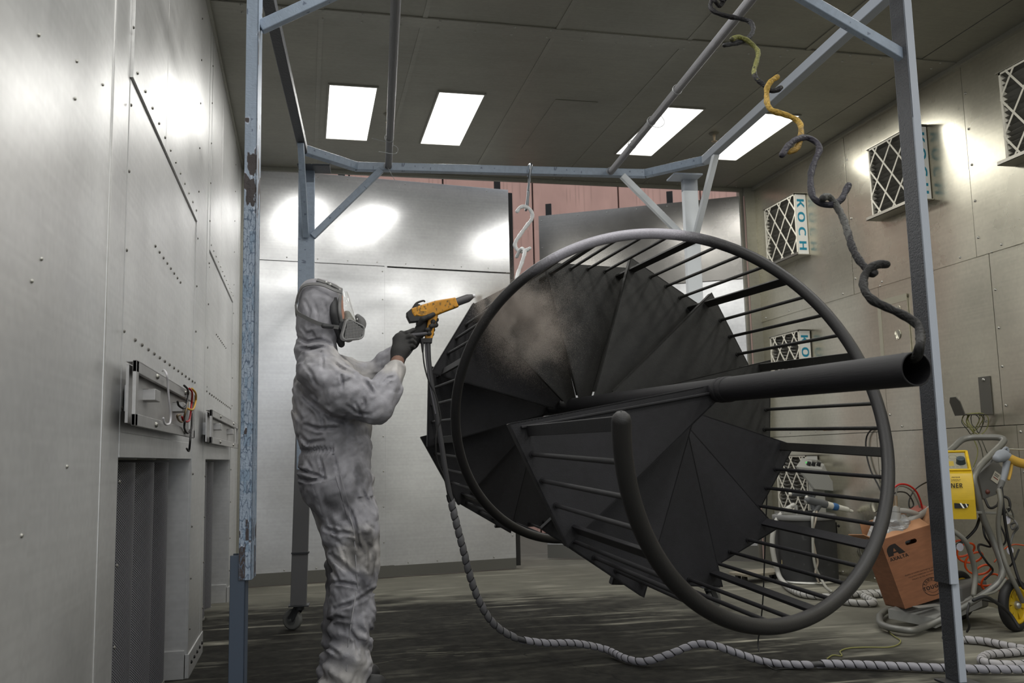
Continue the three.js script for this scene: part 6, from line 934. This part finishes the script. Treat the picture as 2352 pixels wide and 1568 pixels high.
// ================================================================ EXHAUST SIDE: CARTRIDGES, LATCH FRAMES, HOOK AND WIRES
{
  const tMesh = tex(256, 256, (u, v) => { const a = (u * 10) % 1, b = (v * 20) % 1, d = abs(a - 0.5) + abs(b - 0.5), e = abs(((a + 0.5) % 1) - 0.5) + abs(((b + 0.5) % 1) - 0.5), k = min(d, e) < 0.34 ? 0.11 : 0.54; return [k, k, k * 1.04]; });
  const mesh = M({ map: rep(tMesh, 1, 1), roughness: 0.5, metalness: 0.35, bumpMap: tMesh, bumpScale: -0.001 }), capM = flat('#8b8a85', 0.5, 0.5);
  const mk = (z, label) => { const x = -0.715, r = 0.13, t = thing('filter_cartridge', label, 'filter', 'exhaust filter cartridges', V(x, 0.07, z)), g = new THREE.CylinderGeometry(r, r, 0.93, 40, 1, true).translate(x, 0.07 + 0.475, z); const uv = g.attributes.uv; for (let i = 0; i < uv.count; i++) uv.setXY(i, uv.getX(i) * 9, uv.getY(i) * 5); put('mesh_sleeve', g, mesh, t); put('end_cap', new THREE.CylinderGeometry(r + 0.004, r + 0.004, 0.012, 40).translate(x, 0.072, z), capM, t); put('end_cap', new THREE.CylinderGeometry(r + 0.004, r + 0.004, 0.02, 40).translate(x, 1.03, z), capM, t); put('pleated_core', new THREE.CylinderGeometry(r - 0.01, r - 0.01, 0.93, 30).translate(x, 0.545, z), mat.dark, t); };
  const nth = ['closest to the pilaster', 'second from the pilaster', 'third from the pilaster', 'fourth from the pilaster'];
  [-4.32, -3.92, -3.49, -3.07].forEach((z, i) => mk(z, 'perforated filter cartridge under the coloured wires, ' + nth[i]));
  [-5.55, -5.98, -6.40].forEach((z, i) => mk(z, 'perforated filter cartridge in the opening next to the gate, ' + nth[i]));
  const fm = galv(rgb(0.62, 0.61, 0.60), 0.55, 0.002, 0.8);
  [[[315, 826], [447, 1003], 'galvanised latch frame with white hook and coloured wires', -2.80], [[487, 935], [549, 1030], 'galvanised latch frame on the bay next to the gate', -5.2]].forEach(([a, b, label], i) => {
    const X = LEFT + 0.06, p = onX(a[0], a[1] + (i ? 5 : 0), X), q = onX(b[0], b[1], X), z0 = p.z, z1 = max(q.z, i ? -7.0 : -4.6), y1 = p.y, y0 = onX(a[0], i ? 1018 : 978, X).y, t = thing('latch_frame', label, 'frame', null, V(X, y0, (z0 + z1) / 2)), w = 0.035;
    put('rail', slab(X - 0.012, X, y1 - w, y1, z0, z1, 0.002), fm, t); put('rail', slab(X - 0.012, X, y0, y0 + w, z0, z1, 0.002), fm, t); put('stile', slab(X - 0.012, X, y0, y1, z0, z0 - w, 0.002), fm, t); put('stile', slab(X - 0.012, X, y0, y1, z1 + w, z1, 0.002), fm, t);
    put('back_plate', slab(X - 0.034, X - 0.026, y0 + 0.01, y1 - 0.01, z0 - 0.03, z1), fm, t); put('top_return', slab(X - 0.034, X, y1 - 0.003, y1, z0 - 0.02, z1), fm, t); put('spacer', slab(LEFT, X - 0.03, y0 + 0.05, y1 - 0.06, z0 - 0.16, z1 + 0.04), mat.left, t);
    for (const f of [0.22, 0.68]) { const zc = lerp(z0, z1, f); put('handle', slab(X - 0.04, X + 0.012, (y0 + y1) / 2 - 0.005, (y0 + y1) / 2 + 0.032, zc + 0.05, zc - 0.05, 0.003), fm, t); }
    for (const f of [0.25, 0.75]) for (const y of [y0 + 0.016, y1 - 0.016]) screw(t, V(X, y, lerp(z0, z1, f)), V(1, 0, 0), 1.4);
    if (i === 0) {
      const F = (x, y, d = 0.012) => onX(x, y, X + d), hk = thing('s_hook', 'thin white hook hanging on the galvanised latch frame', 'hook', null, F(384, 975)); put('rod', tube([F(373, 852, -0.03), F(378, 851, 0.0), F(383, 860), F(385, 880), F(388, 920), F(392, 955), F(391, 968), F(384, 975), F(377, 970), F(375, 960)], 0.0036, 70, 10), flat('#d6d4d8', 0.45), hk);
      for (const [c, l, pts] of [['#141414', 'black jumper wire hanging from the latch frame', [[423, 885], [430, 892], [432, 905], [429, 925], [420, 937], [410, 930], [408, 922]]], ['#a01218', 'red jumper wire hanging from the latch frame', [[435, 892], [441, 900], [440, 925], [437, 955], [430, 968], [421, 965], [418, 957]]], ['#c89a2c', 'yellow jumper wire hanging from the latch frame', [[441, 892], [449, 902], [450, 918], [446, 935], [436, 940], [429, 937]]], ['#7a684f', 'tan wire loop hanging from the latch frame', [[431, 925], [426, 945], [421, 964], [412, 966], [407, 955], [415, 952]]], ['#222222', 'long black wire trailing down from the latch frame', [[428, 940], [424, 970], [424, 985], [432, 994], [439, 985], [441, 950], [440, 975], [437, 1010], [434, 1035], [429, 1030]]]]) put('wire', tube(pts.map(([x, y], k) => F(x, y, 0.012 + 0.006 * sin(k * 2))), 0.0042, 60, 8), flat(c, 0.5), thing('jumper_wire', l, 'wire', 'jumper wires', F(...pts[0])));
    }
  });
}
// ================================================================ POWDER CLOUD: fine grains blown from the nozzle
{
  const r = random(77), gauss = () => sqrt(-2 * Math.log(1 - r() * 0.9999)) * cos(2 * PI * r());
  const blobs = [[1106, 685, -4.20, 6, 9000], [1122, 696, -4.19, 12, 22000], [1150, 712, -4.18, 22, 52000], [1185, 735, -4.2, 34, 90000], [1225, 760, -4.25, 44, 130000], [1250, 720, -4.3, 40, 46000], [1190, 690, -4.3, 40, 36000], [1185, 640, -4.35, 30, 14000], [1235, 820, -4.35, 44, 50000], [1190, 880, -4.4, 52, 30000], [1260, 900, -4.4, 60, 26000], [1150, 950, -4.4, 60, 14000]];
  const list = []; const d = V(0, 0, 0);
  for (const [px, py, z, s, n] of blobs) for (let k = 0; k < n * 4.6; k++) {
    const x = px + gauss() * s, y = py + gauss() * s, zz = z + gauss() * s * 0.0022; const p = onZ(x, y, zz);
    const w = fbm3(p.x * 7 + 3, p.y * 7, p.z * 7, 4), q = fbm3(p.x * 19, p.y * 19 + 7, p.z * 19, 2);
    if (r() < sstep(w * 0.75 + q * 0.25, 0.40, 0.60)) list.push(p.x, p.y, p.z, 0.55 + 0.7 * r());
  }
  const n = min(930000, list.length / 4), im = new THREE.InstancedMesh(new THREE.OctahedronGeometry(0.00034, 0), M({ color: rgb(0.46, 0.41, 0.37), roughness: 1 }), n), m = new THREE.Matrix4();
  for (let i = 0; i < n; i++) { const s = list[4 * i + 3]; m.makeScale(s, s, s).setPosition(list[4 * i], list[4 * i + 1], list[4 * i + 2]); im.setMatrixAt(i, m); }
  im.name = 'powder_cloud'; scene.add(im); tag(im, 'brownish grey powder cloud drifting from the gun nozzle', 'powder', null, 'stuff');
}

scene.traverse((o) => { if (o.isMesh) { o.castShadow = true; o.receiveShadow = true; } });
renderer.render(scene, camera);
